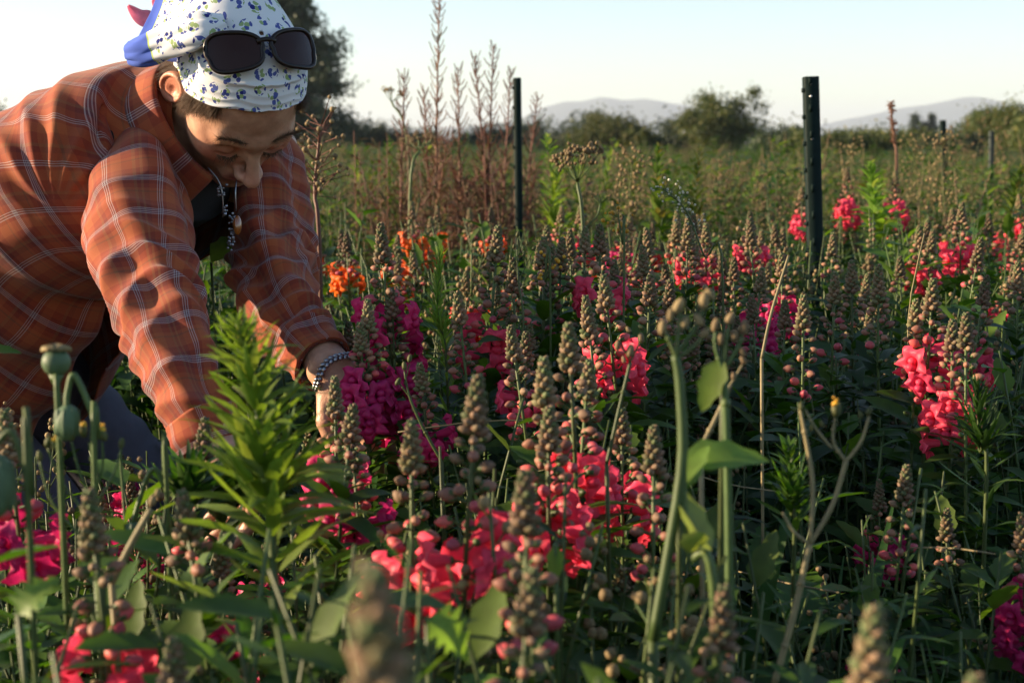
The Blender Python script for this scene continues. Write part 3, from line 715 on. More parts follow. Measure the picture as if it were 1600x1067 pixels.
for s in (-1, 1):
    ol = lens_outline(s); pts = np.array([gp(x, y, .0) for x, y in ol] + [gp(*ol[0], .0)] + [gp(*ol[1], 0)])
    T = np.gradient(pts, axis=0); 
    tube(fr, pts, .0030, 8, cap=False)
    n = len(ol); inner = []
    for f in np.linspace(0, 1, 7):
        for x, y in ol: inner.append(gp(s * .0410 + (x - s * .0410) * f, y * f, .0015 - .0015 * f))
    lb = MB(); lb.add(np.array(inner), grid_quads(7, n)); lb.build('lens', m_lens, glasses)
bp_ = np.array([gp(x, y, .001) for x, y in ((-.012, .008), (-.006, .0105), (0, .0112), (.006, .0105), (.012, .008))]); tube(fr, bp_, .0032, 8)
fr.build('frame', m_frame, glasses)
for s in (-1, 1):
    tm = MB(); n = 24
    a0 = gp(s * .0770, .004, -.001); d_end = (P(272, 88, 1.865) - a0) if s < 0 else (-GS * .115 + HL * s * .010 - GV * .004)
    pts = np.array([a0 + (HL * s * .009 * sin(min(t * 3, 1) * pi / 2)) + d_end * t for t in np.linspace(0, 1, n)])
    hgt = np.interp(np.linspace(0, 1, n), [0, .06, .25, .5, 1], [.010, .0105, .0085, .0042, .0028])
    T, _, _ = frames(pts)
    V = []; 
    for p_, t_, h_ in zip(pts, T, hgt):
        uu = unit(GV - t_ * (t_ @ GV)); vv = np.cross(t_, uu)
        for k in range(10):
            a_ = 2 * pi * k / 10; V.append(p_ + uu * cos(a_) * h_ + vv * sin(a_) * .0019)
    tm.add(np.array(V), grid_quads(n, 10)); to = tm.build('temple', m_frame, glasses)
    gm = MB()
    for k in range(46):
        t = r.uniform(.03, .24); i = int(t * (n - 1)); p_ = pts[i] + (pts[min(i+1, n-1)] - pts[i]) * (t * (n-1) - i)
        ball(gm, p_ + GV * r.uniform(-.85, .85) * hgt[i] + HL * s * .0021, .00085, 0, 6, 4)
    gm.build('studs', m_gem, to)

# --- necklace and bracelet
m_silver = plain('silver', (.30, .31, .34), .30, metal=1.0); m_amber = plain('amber_stone', (.26, .08, .012), .25, spec=.8, coat=.8); m_cord = plain('cord', (.25, .22, .2), .7)
nb = MB(); top1, top2, bot = P(345, 290, 1.90), P(368, 295, 1.91), P(366, 372, 1.92)
tube(nb, spline([P(325, 262, 1.90), top1, P(349, 340, 1.91)], 10), .0010, 5); tube(nb, spline([P(372, 270, 1.93), top2, P(369, 330, 1.915)], 10), .0010, 5)
for k in range(46):
    f = k / 45; c_ = P(349 + 10 * sin(f * 5) + 22 * f, 325 + 62 * f, 1.905) + r.normal(0, .0028, 3); ball(nb, c_, r.uniform(.0014, .003), 0, 7, 5)
for k in range(14): ball(nb, P(345, 293 + k * .9, 1.90) + r.normal(0, .0035, 3), r.uniform(.0012, .0024), 0, 6, 4)
no = nb.build('necklace', m_silver, person); no.data.transform(Matrix.Translation(Vector(-PO)))
ab = MB(); ball(ab, P(371, 352, 1.90) - PO, .0070, 0, 14, 10, axis=UP, stretch=1.9, squash=.8); ab.build('pendant', m_amber, no)
bb = MB(); T_ = unit(HANDL_T - WRL); n1 = unit(np.cross(T_, UP)); n2 = np.cross(T_, n1)
for k in range(60):
    a_ = 2 * pi * k / 60; c_ = WRL + T_ * (.012 + .003 * sin(3 * a_)) + (n1 * cos(a_) * .0335 + n2 * sin(a_) * .031)
    ball(bb, c_ + T_ * .0025 * (-1) ** k - PO, .0031, 0, 7, 5, stretch=1.3, axis=n1 * -sin(a_) + n2 * cos(a_) + T_ * .5 * (-1) ** k)
bb.build('bracelet', m_silver, person)
# ================================================================== plant tissue
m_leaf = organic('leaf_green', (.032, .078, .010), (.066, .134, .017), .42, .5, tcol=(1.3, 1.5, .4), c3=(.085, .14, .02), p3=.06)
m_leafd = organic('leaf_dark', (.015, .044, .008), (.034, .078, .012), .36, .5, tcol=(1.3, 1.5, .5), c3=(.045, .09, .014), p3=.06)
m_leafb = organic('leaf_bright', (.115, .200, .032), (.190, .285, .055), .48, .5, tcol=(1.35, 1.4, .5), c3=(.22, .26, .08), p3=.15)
m_stem = organic('stem_green', (.050, .090, .022), (.085, .115, .034), .12, .5)
m_stemb = organic('stem_straw', (.20, .17, .085), (.30, .24, .12), .1, .6)
m_stemr = organic('stem_red', (.11, .05, .03), (.20, .08, .045), .1, .55)
m_bud_s = organic('bud_young', (.120, .115, .050), (.250, .150, .095), .12, .7, c3=(.10, .13, .05), p3=.35)
m_bud_m = organic('bud_rosy', (.22, .115, .070), (.33, .14, .095), .15, .6, c3=(.17, .14, .06), p3=.25)
m_bud_l = organic('bud_pink', (.50, .075, .085), (.62, .11, .12), .2, .5, c3=(.55, .20, .08), p3=.2)
PET = {'coral': organic('petal_coral', (.80, .045, .110), (.88, .080, .150), .35, .5, obj_var=.12, c3=(.80, .14, .08), p3=.15),
       'magenta': organic('petal_magenta', (.50, .012, .115), (.66, .025, .160), .33, .5, obj_var=.15),
       'red': organic('petal_scarlet', (.72, .035, .018), (.85, .085, .02), .35, .5, obj_var=.15),
       'orange': organic('petal_orange', (.72, .095, .012), (.80, .17, .018), .35, .5, obj_var=.15)}
m_pod = organic('poppy_pod', (.075, .125, .062), (.10, .15, .075), .12, .55)
m_podc = organic('poppy_crown', (.30, .24, .11), (.36, .28, .13), .1, .7)
m_seed = organic('seed_brown', (.16, .11, .055), (.28, .20, .10), .15, .75)
m_seedw = organic('seed_pale', (.45, .42, .33), (.60, .56, .45), .25, .7)
m_yel = organic('yellow_bud', (.70, .38, .02), (.78, .46, .04), .25, .5)
m_stemw = organic('weed_olive', (.070, .095, .025), (.135, .130, .045), .25, .6)
m_scrub = organic('scrub_leaf', (.055, .105, .015), (.125, .170, .026), .40, .6, tcol=(1.2, 1.3, .5), c3=(.18, .14, .05), p3=.2)

def leaf_t(n=5, w=.2, curl=.35, fold=.25, serr=0., tw=0., shape=1.0, seed=0):
    """unit leaf along +Y, width w, tip drooping by curl"""
    r = np.random.default_rng(seed)
    t = np.linspace(0, 1, n + 1); ww = w * .5 * np.sin(pi * np.clip(t ** (.75 * shape), 0, 1)) ** .8 + w * .03
    ww[-1] = w * .02
    if serr: ww = ww * (1 + serr * np.where(np.arange(n + 1) % 2 == 0, 1, -1)); ww[-1] = w * .02
    y = t - .12 * curl * t * t; z = -curl * t * t * .6 + .15 * curl * t
    a = tw * t
    cols = []
    for s in (-1, 0, 1):
        x = s * ww; zz = z + abs(s) * ww * fold
        cols.append(np.stack([x * np.cos(a), y, zz + x * np.sin(a)], -1))
    V = np.stack(cols, 1).reshape(-1, 3); mb = MB(); mb.add(V, grid_quads(n + 1, 3, False)); return mb
LT = [leaf_t(5, w, c, .25, 0, tw, seed=k) for k, (w, c, tw) in enumerate(((.2, .3, .3), (.22, .6, -.4), (.17, -.15, .5), (.2, .9, .2)))]
LTG = [leaf_t(9, w, c, .25, .10, tw) for w, c, tw in ((.14, .6, .5), (.13, 1.0, -.6), (.15, -.15, .3), (.11, .3, .9))]
LTW = [leaf_t(6, w, c, .25, 0, tw) for w, c, tw in ((.30, .5, .4), (.26, .8, -.5), (.32, .2, .5))]
LTN = [leaf_t(4, w, c, .2, 0, tw) for w, c, tw in ((.10, .3, .5), (.09, .7, -.6), (.11, -.2, .3))]
LTB = [leaf_t(7, w, c, .3, .12, tw) for w, c, tw in ((.42, .4, .2), (.5, .8, -.3), (.38, .15, .3))]
LTL = [leaf_t(11, w, c, .35, .38, tw, .8) for w, c, tw in ((.5, .5, .3), (.6, .9, -.2), (.55, .2, .4))]
def put(mb, T, base, d, up, s, mi=0):
    y = unit(d); x = np.cross(y, up); 
    if np.linalg.norm(x) < 1e-3: x = np.array([1., 0, 0])
    x = unit(x); z = np.cross(x, y)
    mb.addm(T, np.stack([x, y, z], 1) * s, base, mi)
def rdir(r, az=None, el=0.):
    az = r.uniform(0, 2 * pi) if az is None else az
    return np.array([cos(az) * cos(el), sin(az) * cos(el), sin(el)])
ZU = np.array([0, 0, 1.])
def stem_path(r, H, lean=.04, n=9):
    a = r.uniform(0, 2 * pi); d = np.array([cos(a), sin(a)]) * lean * r.uniform(.2, 1) * H / .9
    t = np.linspace(0, 1, n); w = r.normal(0, .006, 2)
    return np.stack([d[0] * (t - t ** 2) * 1.5 + w[0] * np.sin(t * 6), d[1] * (t - t ** 2) * 1.5 + w[1] * np.sin(t * 5 + 1), t * H], -1)
def at_(path, f):
    x = np.clip(f, 0, 1) * (len(path) - 1); i = min(int(x), len(path) - 2); return path[i] + (path[i+1] - path[i]) * (x - i)

# --- snapdragon bloom: tube, puffed palate, two upper lobes thrown back and three lower lobes
def bloom_mesh(name, m, seed):
    r = np.random.default_rng(seed); ns = 22; th = np.linspace(0, 2 * pi, ns, endpoint=False)
    S = [(0, .0030, 0), (.004, .0052, 0), (.012, .0060, 0), (.020, .0075, 0), (.024, .0105, 0), (.0265, .0140, .25), (.0265, .0175, .7), (.0245, .0205, 1.), (.0225, .0215, 1.)]
    V = []
    for k, (y, rad, fl) in enumerate(S):
        up = np.sin(th)
        lob = 1 + fl * (.30 * np.cos(5 * (th - pi / 2) + pi) * np.where(up > 0, .6, 1.1) + .05 * np.sin(11 * th + seed + k))
        R_ = rad * lob
        x = R_ * np.cos(th) * (1 + .1 * fl); z = R_ * np.sin(th) * np.where(up > 0, 1.15, .95)
        yy = y + fl * (.0055 * np.sin(7 * th + seed * 2 + k * .7) + np.where(up > 0, -.004, -.006) * up ** 2 * (k / 8)) + fl * r.normal(0, .0007, ns)
        V.append(np.stack([x, yy + .15 * np.abs(z) * 0, z + y * .10], -1))
    mb = MB(); mb.add(np.concatenate(V), grid_quads(len(S), ns), 0)
    ball(mb, (0, .0255, -.0035), .0078, 0, 10, 7, stretch=.8); ball(mb, (0.0, .024, .006), .0068, 0, 9, 6, stretch=.8)
    ball(mb, (0, .001, 0), .0042, 1, 7, 5)
    tube(mb, [(0, -.012, -.004), (0, 0, 0)], .0012, 4, 1, False)
    return mb.mesh(name, [m, m_stem])
BLOOM = {k: [bloom_mesh('bloom', PET[k], s) for s in (1, 2, 3)] for k in PET}
def bud_mb(mb, base, d, s, m_b, m_c, nu=8, nv=6):
    c = base + d * s * 1.0
    ball(mb, c, s, m_b, nu, nv, axis=d, stretch=1.45, pinch=.45)
    for k in range(3):      # sepals hug the lower part
        a = 2 * pi * k / 3; e = unit(np.cross(d, ZU) + 1e-3); f = np.cross(d, e)
        ball(mb, base + d * s * .35 + (e * cos(a) + f * sin(a)) * s * .45, s * .60, m_c, 5, 4, axis=d, stretch=1.5)
def bud_obj(name, m):
    mb = MB(); tube(mb, [(0, -.9, -.25), (0, 0, 0)], .13, 4, 1, False); bud_mb(mb, np.zeros(3), np.array([0, 1., 0]), .5, 0, 1, 9, 7)
    return mb.mesh(name, [m, m_stem])
BUDM = {'m': bud_obj('bud', m_bud_m), 'l': bud_obj('bud', m_bud_l), 's': bud_obj('bud', m_bud_s)}
def orient(d, s):
    y = unit(d); x = unit(np.cross(y, ZU)); z = np.cross(x, y)
    return Matrix(((x[0]*s, y[0]*s, z[0]*s, 0), (x[1]*s, y[1]*s, z[1]*s, 0), (x[2]*s, y[2]*s, z[2]*s, 0), (0, 0, 0, 1)))
def snapdragon(seed, H=.93, nmid=14, nlarge=6, nbloom=6, col='coral', tip=.06, fine=True, side=1, gapz=1.0, bare=False):
    """one stem: leaves, dense young tip, loose buds below it, open blooms lowest"""
    r = np.random.default_rng(seed)
    o = empty('snapdragon'); path = stem_path(r, H)
    mb = MB(); tube(mb, path, np.linspace(.0042, .0016, len(path)), 6)
    lf = MB(); ga = r.uniform(0, 6)
    z = H; k = 0; tm = MB(); items = []
    while H - z < tip:                       # tight cone at the top
        f = (H - z) / tip; s = .0022 + .0019 * f; off = .0012 + .0046 * f ** .7
        d = unit(rdir(r, ga, .75 - .5 * f)); c = at_(path, z / H) + d * off
        bud_mb(tm, c - d * s * .6, d, s, 0, 1, 7, 5); ga += 2.39996; z -= .0007 + .0005 * f; k += 1
    zt = z
    for k in range(nmid):
        f = k / max(nmid - 1, 1); s = .0033 + .0017 * f; off = .0065 + .0060 * f
        items.append(('m' if r.random() < .35 + .6 * f else 's', z, ga, s * r.uniform(.85, 1.15), off)); ga += 2.39996 + r.normal(0, .25); z -= (.0028 + .0022 * f) * gapz
    for k in range(nlarge):
        items.append(('l', z, ga, r.uniform(.0046, .0060), r.uniform(.011, .015))); ga += 2.39996 + r.normal(0, .25); z -= .0044 * gapz
    bl = []
    for k in range(nbloom):
        bl.append((z, ga)); ga += 2.39996 + r.normal(0, .2); z -= .0072 * gapz
    zb = z
    if fine:
        tm.build('bud_tip', [m_bud_s, m_bud_m], o)
        for kind, zz, a, s, off in items:
            d = rdir(r, a, r.uniform(-.05, .45)); c = link('bud', BUDM[kind], o); p_ = at_(path, zz / H) + d * off
            M = orient(d, s * 2); M.translation = p_; c.matrix_basis = M
        for zz, a in bl:
            d = rdir(r, a, r.uniform(-.25, .12)); c = link('bloom', BLOOM[col][r.integers(3)], o); M = orient(d, r.uniform(.72, 1.0)); M.translation = at_(path, zz / H) + d * .011; c.matrix_basis = M
    else:
        for kind, zz, a, s, off in items:
            d = rdir(r, a, r.uniform(-.05, .45)); p_ = at_(path, zz / H) + d * off
            bud_mb(tm, p_, d, s, {'s': 0, 'm': 1, 'l': 2}[kind], 0, 7, 5); tube(tm, [at_(path, zz / H - .008), p_], .0008, 3, 0, False)
        tm.build('bud_spike', [m_bud_s, m_bud_m, m_bud_l], o)
        if bl:
            fb = MB()
            for zz, a in bl:
                d = rdir(r, a, r.uniform(-.25, .12)); s = r.uniform(.72, 1.0)
                me = BLOOM[col][r.integers(3)]; n = len(me.vertices); co = np.empty(n * 3, np.float32); me.vertices.foreach_get('co', co)
                M = np.array(orient(d, s).to_3x3()); q = []; t3 = []
                for p_ in me.polygons: (q if len(p_.vertices) == 4 else t3).append(list(p_.vertices))
                fb.add(co.reshape(-1, 3) @ M.T + at_(path, zz / H) + d * .011, [np.array(q), np.array(t3)], 0)
            fb.build('blooms', [PET[col]], o)
    # spent calyces below the blooms, then leaves
    for k in range(3): z -= .008; d = rdir(r, ga, .5); ga += 2.4; bud_mb(mb, at_(path, z / H) + d * .010, d, .0035, 0, 0, 6, 5); tube(mb, [at_(path, z / H - .008), at_(path, z / H) + d * .010], .0008, 3, 0, False)
    zz = z; 
    while zz > .10:
        d = rdir(r, ga, r.uniform(.1, .75)); L_ = r.uniform(.05, .09) * (1 + .3 * (z - zz)); put(lf, LTW[r.integers(3)], at_(path, zz / H), d, ZU, L_); ga += 2.39996; zz -= r.uniform(.004, .009)
        if zz < H * .45: zz -= .006
    for k in range(side):           # side shoots with their own small tips
        b0 = at_(path, r.uniform(.45, .68)); d = rdir(r, None, r.uniform(.7, 1.0)); l = r.uniform(.12, .20)
        pp = spline([b0, b0 + d * l * .5, b0 + d * l * .7 + ZU * l * .45], 7); tube(mb, pp, np.linspace(.002, .0011, 7), 5)
        for j in range(26): put(lf, LT[r.integers(4)], at_(pp, j / 26), rdir(r, None, r.uniform(.2, 1.0)), ZU, r.uniform(.018, .036))
        g = 0.
        for j in range(26): 
            f = j / 26; dd = rdir(r, g, .6 - .4 * f); g += 2.4; bud_mb(mb, pp[-1] - ZU * (.040 * f) + dd * (.001 + .005 * f), dd, .002 + .0022 * f, 1, 1, 6, 5)
    mb.build('stem', [m_stem, m_bud_s], o)
    lf.build('leaves', [m_leaf if r.random() < .6 else m_leafd], o)
    o['zsp'] = zb
    return o
def copy_thing(o, loc, rz=0., s=1.0, tilt=(0, 0)):
    r_ = o.copy(); C.objects.link(r_); r_.location = loc; r_.rotation_euler = (tilt[0], tilt[1], rz); r_.scale = (s, s, s)
    for ch in o.children:
        c = ch.copy(); C.objects.link(c); c.parent = r_
        for g in ch.children:
            d = g.copy(); C.objects.link(d); d.parent = c
    return r_
protos = {}
def proto(key, **k):
    if key not in protos: protos[key] = [snapdragon(**k), False, k.get('H', .93)]
    return key
for i in range(3): proto('buds%d' % i, seed=100 + i, nmid=7 + 3 * i, nlarge=i, nbloom=0, tip=.036 + .006 * i)
for i in range(3): proto('rosy%d' % i, seed=120 + i, nmid=12, nlarge=5 + i, nbloom=0, tip=.04, col='coral', gapz=1.35)
for c_ in ('coral', 'magenta'):
    for i in range(3): proto('%s%d' % (c_, i), seed=140 + i + (50 if c_ == 'coral' else 0), nmid=8 + 2 * i, nlarge=4, nbloom=4 + 2 * i, tip=.036, col=c_)
proto('few0', seed=210, nmid=12, nlarge=6, nbloom=5, tip=.042, gapz=1.2, col='coral'); proto('few1', seed=211, nmid=9, nlarge=4, nbloom=6, tip=.045, gapz=1.1, col='magenta')
proto('dense', seed=220, nmid=9, nlarge=5, nbloom=11, tip=.04, col='magenta')
FK = []
for i, (c_, nb_) in enumerate((('coral', 0), ('coral', 0), ('coral', 4), ('coral', 8), ('magenta', 6), ('red', 9), ('red', 6), ('orange', 4))):
    proto('far%d' % i, seed=300 + i, nmid=9, nlarge=4, nbloom=nb_, tip=.04, col=c_, fine=False, side=1)
def place(key, px, py, d, label=None, group=None, s=1.0, rz=None, tilt=None):
    """stand a stem so that its top is where the photograph shows it"""
    p, used, H = protos[key]; top = P(px, py, d); sc = s
    z0 = top[2] - H * sc; tl = tilt if tilt else (rng.normal(0, .055), rng.normal(0, .055))
    sc = top[2] / H if z0 > -0.0 and top[2] / H < 1.12 else sc           # reach the soil
    if z0 < 0 or top[2] / H < 1.12: sc = top[2] / H
    rz = rng.uniform(0, 6.28) if rz is None else rz
    vt = Matrix.Rotation(rz, 3, 'Z') @ Matrix.Rotation(tl[1], 3, 'Y') @ Matrix.Rotation(tl[0], 3, 'X') @ Vector((0, 0, 1)); loc = (top[0] - vt.x / vt.z * top[2], top[1] - vt.y / vt.z * top[2], 0)
    if not used: o = p; protos[key][1] = True; o.location = loc; o.rotation_euler = (tl[0], tl[1], rz); o.scale = (sc,) * 3
    else: o = copy_thing(p, loc, rz, sc, tl)
    if 'zsp' in o.keys(): del o['zsp']
    tag(o, label, 'flower', group); return o
# ================================================================== the bed of snapdragons (tops as the photograph shows them)
NEARG = 'snapdragon spikes standing in the bed'
KEY = [
 ('few1', 597, 348, 1.74, 'tall dusky snapdragon spike rising above the magenta blooms at the picking hand'),
 ('dense', 575, 470, 1.70, 'magenta snapdragon in full bloom that the picking hand reaches for'),
 ('magenta2', 612, 452, 1.75, 'magenta snapdragon directly right of the one being picked, close behind it'),
 ('magenta1', 655, 560, 1.66, 'low magenta snapdragon bloom just right of the picking hand'),
 ('magenta1', 545, 505, 1.95, 'magenta snapdragon half hidden between the cuff and the picked flower'),
 ('magenta1', 562, 505, 1.69, 'magenta snapdragon pressed against the fingers of the picking hand'),
 ('few0', 780, 355, 1.82, 'sunlit snapdragon spike with coral blooms standing just left of the narrow post'),
 ('buds1', 800, 402, 1.78, 'rosy budded spike touching the right side of the spike left of the narrow post'),
 ('rosy1', 716, 450, 1.72, 'snapdragon of round rosy buds right of the slim bright green weed'),
 ('rosy2', 795, 505, 1.60, 'snapdragon with plump orange pink buds below the narrow post'),
 ('coral0', 822, 520, 1.68, 'coral snapdragon behind the plump orange pink buds below the narrow post'),
 ('buds0', 850, 372, 1.95, 'first thin tan spike right of the narrow post'),
 ('buds1', 880, 372, 1.98, 'second thin tan spike right of the narrow post'),
 ('coral0', 938, 352, 1.95, 'tan tipped spike with bright coral blooms in the middle of the bed'),
 ('buds2', 915, 460, 1.62, 'short grey green spike leaning over the coral blooms in the middle of the bed'),
 ('coral1', 945, 425, 1.66, 'snapdragon with a column of bright coral blooms left of the grey green tip'),
 ('buds0', 1015, 430, 1.75, 'blunt tan spike left of the blurred thick weed stems'),
 ('buds1', 1048, 438, 1.80, 'blunt tan spike directly behind the blurred thick weed stems'),
 ('coral2', 925, 560, 1.30, 'snapdragon with the largest cluster of coral blooms in the lower middle'),
 ('rosy2', 885, 500, 1.22, 'blurred tall budded spike in front of the largest coral cluster'),
 ('rosy0', 850, 560, 1.18, 'blurred spike of rosy beads left of the largest coral cluster'),
 ('coral1', 862, 640, 1.16, 'coral bloomed snapdragon below the blurred rosy beads'),
 ('coral1', 975, 640, 1.35, 'coral snapdragon low at the right of the largest cluster'),
 ('rosy2', 1020, 665, 1.15, 'dark stem with crimson buds low beside the thick blurred weed stem'),
 ('few0', 752, 590, 1.02, 'blurred brown spike in the lower middle, tallest of the near ones'),
 ('few0', 640, 645, 1.08, 'blurred grey spike with hot pink blooms at its left, right of the big bright weed'),
 ('rosy0', 820, 740, .86, 'blurred budded spike with magenta blooms at the bottom middle'),
 ('rosy0', 835, 880, .78, 'cluster of blurred rosy buds at the bottom edge in the middle'),
 ('few0', 140, 755, .92, 'blurred spike with crimson buds and blooms in the bottom left corner'),
 ('buds0', 283, 765, 1.00, 'blurred green spike with a rounded tip right of the bottom left one'),
 ('rosy2', 322, 640, 1.28, 'spike of small tan buds over two crimson buds beside the near cuff'),
 ('buds2', 570, 878, .36, 'large brown out of focus spike tip at the bottom'),
 ('buds0', 270, 1000, .80, 'small blurred spike tip low at the bottom left'),
 ('buds1', 1135, 918, .85, 'dim blurred spike near the bottom right of the middle'),
 ('buds2', 1375, 955, .62, 'dim grey leaning spike at the bottom right'),
 ('buds0', 1528, 1052, .60, 'barely visible spike tip at the bottom right edge'),
 ('rosy1', 1418, 725, 1.35, 'shaded snapdragon with dull crimson buds in the dark lower right'),
 ('buds1', 1480, 790, 1.45, 'small shaded budded spike in the dark lower right'),
 ('dense', 1597, 800, 1.30, 'dense magenta snapdragon cut by the right edge low down'),
 ('coral1', 1462, 425, 1.68, 'tall spike with a large hot coral cluster right of the wide post'),
 ('coral2', 1485, 500, 1.66, 'magenta pink bloomed stem forming the right half of the cluster right of the wide post'),
 ('rosy0', 1432, 470, 1.72, 'slim budded spike at the left of the cluster right of the wide post'),
 ('rosy0', 1510, 490, 1.62, 'slim budded spike at the right of the cluster right of the wide post'),
 ('buds2', 1376, 408, 1.85, 'tall grey green spike with leafy stem, second right of the wide post'),
 ('buds1', 1332, 408, 1.95, 'tan knobbly spike just right of the wide post'),
 ('rosy0', 1304, 425, 1.90, 'spike with rosy buds touching the right side of the wide post'),
 ('rosy1', 1255, 462, 1.72, 'spike with crimson round buds left of the foot of the wide post'),
 ('few0', 1545, 432, 2.0, 'small spike with coral blooms near the right edge'),
 ('coral1', 1503, 318, 2.9, 'coral snapdragon under the far thin posts'),
 ('coral1', 1437, 350, 2.8, 'coral snapdragon left of the one under the far thin posts'),
 ('coral2', 1400, 268, 4.2, 'far tall coral snapdragon below the reddish weed stalk'),
 ('coral2', 1325, 262, 4.2, 'far coral snapdragon just right of the wide post'),
 ('coral1', 1252, 290, 4.1, 'far coral snapdragon just left of the wide post'),
 ('coral1', 1102, 350, 2.7, 'snapdragon with coral blooms in the far middle of the bed'),
 ('coral1', 1082, 335, 2.9, 'snapdragon with pink blooms directly left of the far middle coral one'),
 ('coral0', 1172, 330, 2.9, 'reddish tipped snapdragon left of the wide post in the back rows'),
 ('magenta1', 1222, 395, 2.3, 'magenta snapdragon in the bed at the left side of the wide post'),
 ('magenta1', 1190, 420, 2.2, 'magenta snapdragon low among tan spikes left of the wide post'),
 ('far5', 985, 335, 3.4, 'bright scarlet snapdragon in the back row of the middle'),
 ('far6', 1022, 348, 3.4, 'second scarlet snapdragon, right of the brightest one'),
 ('far5', 728, 425, 2.7, 'lone dark red snapdragon behind the slim bright green weed'),
 ('few1', 350, 830, 1.2, 'shaded magenta snapdragon under the big bright weed'),
 ('magenta0', 545, 680, 1.35, 'magenta snapdragon in shade right of the big bright weed'),
 ('few1', 525, 590, 1.45, 'small tan spike in front of the far cuff and bracelet'),
 ('buds0', 555, 630, 1.30, 'blurred tan spike in front of the picking hand'),
 ('few1', 8, 640, 1.15, 'coral red bloom cut by the left edge'),
]
for k, px, py, d, lab in KEY: place(k, px, py, d, lab, NEARG)
# --- the rest of the bed, by patch
def zone(n, xr, dr, keys, wts, label, group, zh=(.86, .965), seed=0, ok=None):
    r = np.random.default_rng(seed); got = []; tries = 0
    while len(got) < n and tries < n * 60:
        tries += 1
        d = sqrt(r.uniform(dr[0] ** 2, dr[1] ** 2)); px = r.uniform(*xr); top = r.uniform(*zh)
        py = 533.5 + ((CAMH - top) * cos(PITCH) - 0) / d * FPX
        # solve the pixel row of that height at that depth
        py = 533.5 + FPX * ((CAMH - top) / cos(PITCH) - d * math.tan(PITCH)) / d * 1.0
        if ok and not ok(px, py, d): continue
        x = (px - 800) / FPX * d
        if any((x - a) ** 2 + (d - b) ** 2 < .045 ** 2 for a, b in got): continue
        got.append((x, d)); place(keys[r.choice(len(keys), p=np.array(wts) / sum(wts))], px, py, d, label, group)
BU = ['buds0', 'buds1', 'buds2', 'rosy0', 'rosy1', 'coral0']; BW = [6, 6, 4, 1.6, .8, .9]
away = lambda px, py, d: not (abs(px - 940) < 40 and d < 1.9) and not (abs(px - 1270) < 40 and d < 3.2)
zone(36, (830, 1240), (1.75, 2.7), BU, BW, 'thin tan snapdragon spike crowded in the sunlit bed between the two green posts', 'tan spikes between the posts', seed=1, ok=away, zh=(.76, .965))
zone(32, (860, 1250), (2.5, 3.6), ['far0', 'far1', 'far2', 'far3', 'far4'], [6, 6, 1.5, .7, .7], 'small distant snapdragon spike in the back rows between the two green posts', 'back row snapdragons between the posts', seed=2, zh=(.78, .93))
zone(9, (950, 1100), (3.2, 3.9), ['far5', 'far6', 'far5'], [1, 1, 1], 'soft scarlet snapdragon in the far red patch of the bed', 'scarlet snapdragons of the far patch', seed=3, zh=(.80, .87))
zone(13, (1290, 1600), (1.8, 2.9), BU, [5, 5, 3, 1.5, .4, .3], 'thin snapdragon spike standing in the bed right of the wide post', 'spikes right of the wide post', seed=4, zh=(.70, .93), ok=lambda px, py, d: not (abs(px - 1465) < 70 and d < 1.9))
zone(26, (1210, 1600), (3.0, 5.0), ['far0', 'far1', 'far2', 'far3'], [5, 5, 1.5, .9], 'small far snapdragon spike right of the wide post below the weeds', 'far spikes right of the wide post', seed=5, zh=(.78, .95))
zone(7, (690, 830), (1.9, 2.6), BU + ['magenta1'], BW + [2], 'tan snapdragon spike in the bed left of the narrow post', 'tan spikes left of the narrow post', seed=6, zh=(.75, .86))
zone(17, (480, 800), (2.8, 4.0), ['far7', 'far6', 'far0'], [5, 1, 2], 'small orange flower spike glowing in the green behind the person', 'orange flowers behind the person', seed=7, zh=(.80, .95))
zone(11, (120, 300), (1.55, 2.3), ['magenta0', 'magenta1', 'few1', 'far7', 'buds1'], [2, 2, 2, 1.2, 2], 'shaded magenta snapdragon under the bent person', 'shaded snapdragons under the person', seed=8, zh=(.52, .70))
zone(7, (640, 850), (1.35, 1.8), ['few1', 'buds0', 'buds1'], [1, 3, 2], 'low shaded snapdragon below the picking hand', 'low snapdragons below the hand', seed=9, zh=(.56, .70))
zone(4, (380, 560), (1.25, 1.6), ['magenta0', 'few1'], [1, 2], 'low magenta snapdragon behind the big bright weed', 'low snapdragons behind the bright weed', seed=10, zh=(.52, .66))
zone(7, (880, 1400), (1.3, 1.8), ['rosy0', 'buds0', 'buds1', 'few1'], [1, 2, 2, 1], 'low shaded budded stem in the dark undergrowth at the lower right', 'low stems in the dark undergrowth', seed=12, zh=(.58, .70))
for key, (o, used, H) in list(protos.items()):
    if not used:
        for c_ in list(o.children): bpy.data.objects.remove(c_)
        bpy.data.objects.remove(o)
for o in C.objects:
    if 'zsp' in o.keys(): del o['zsp']

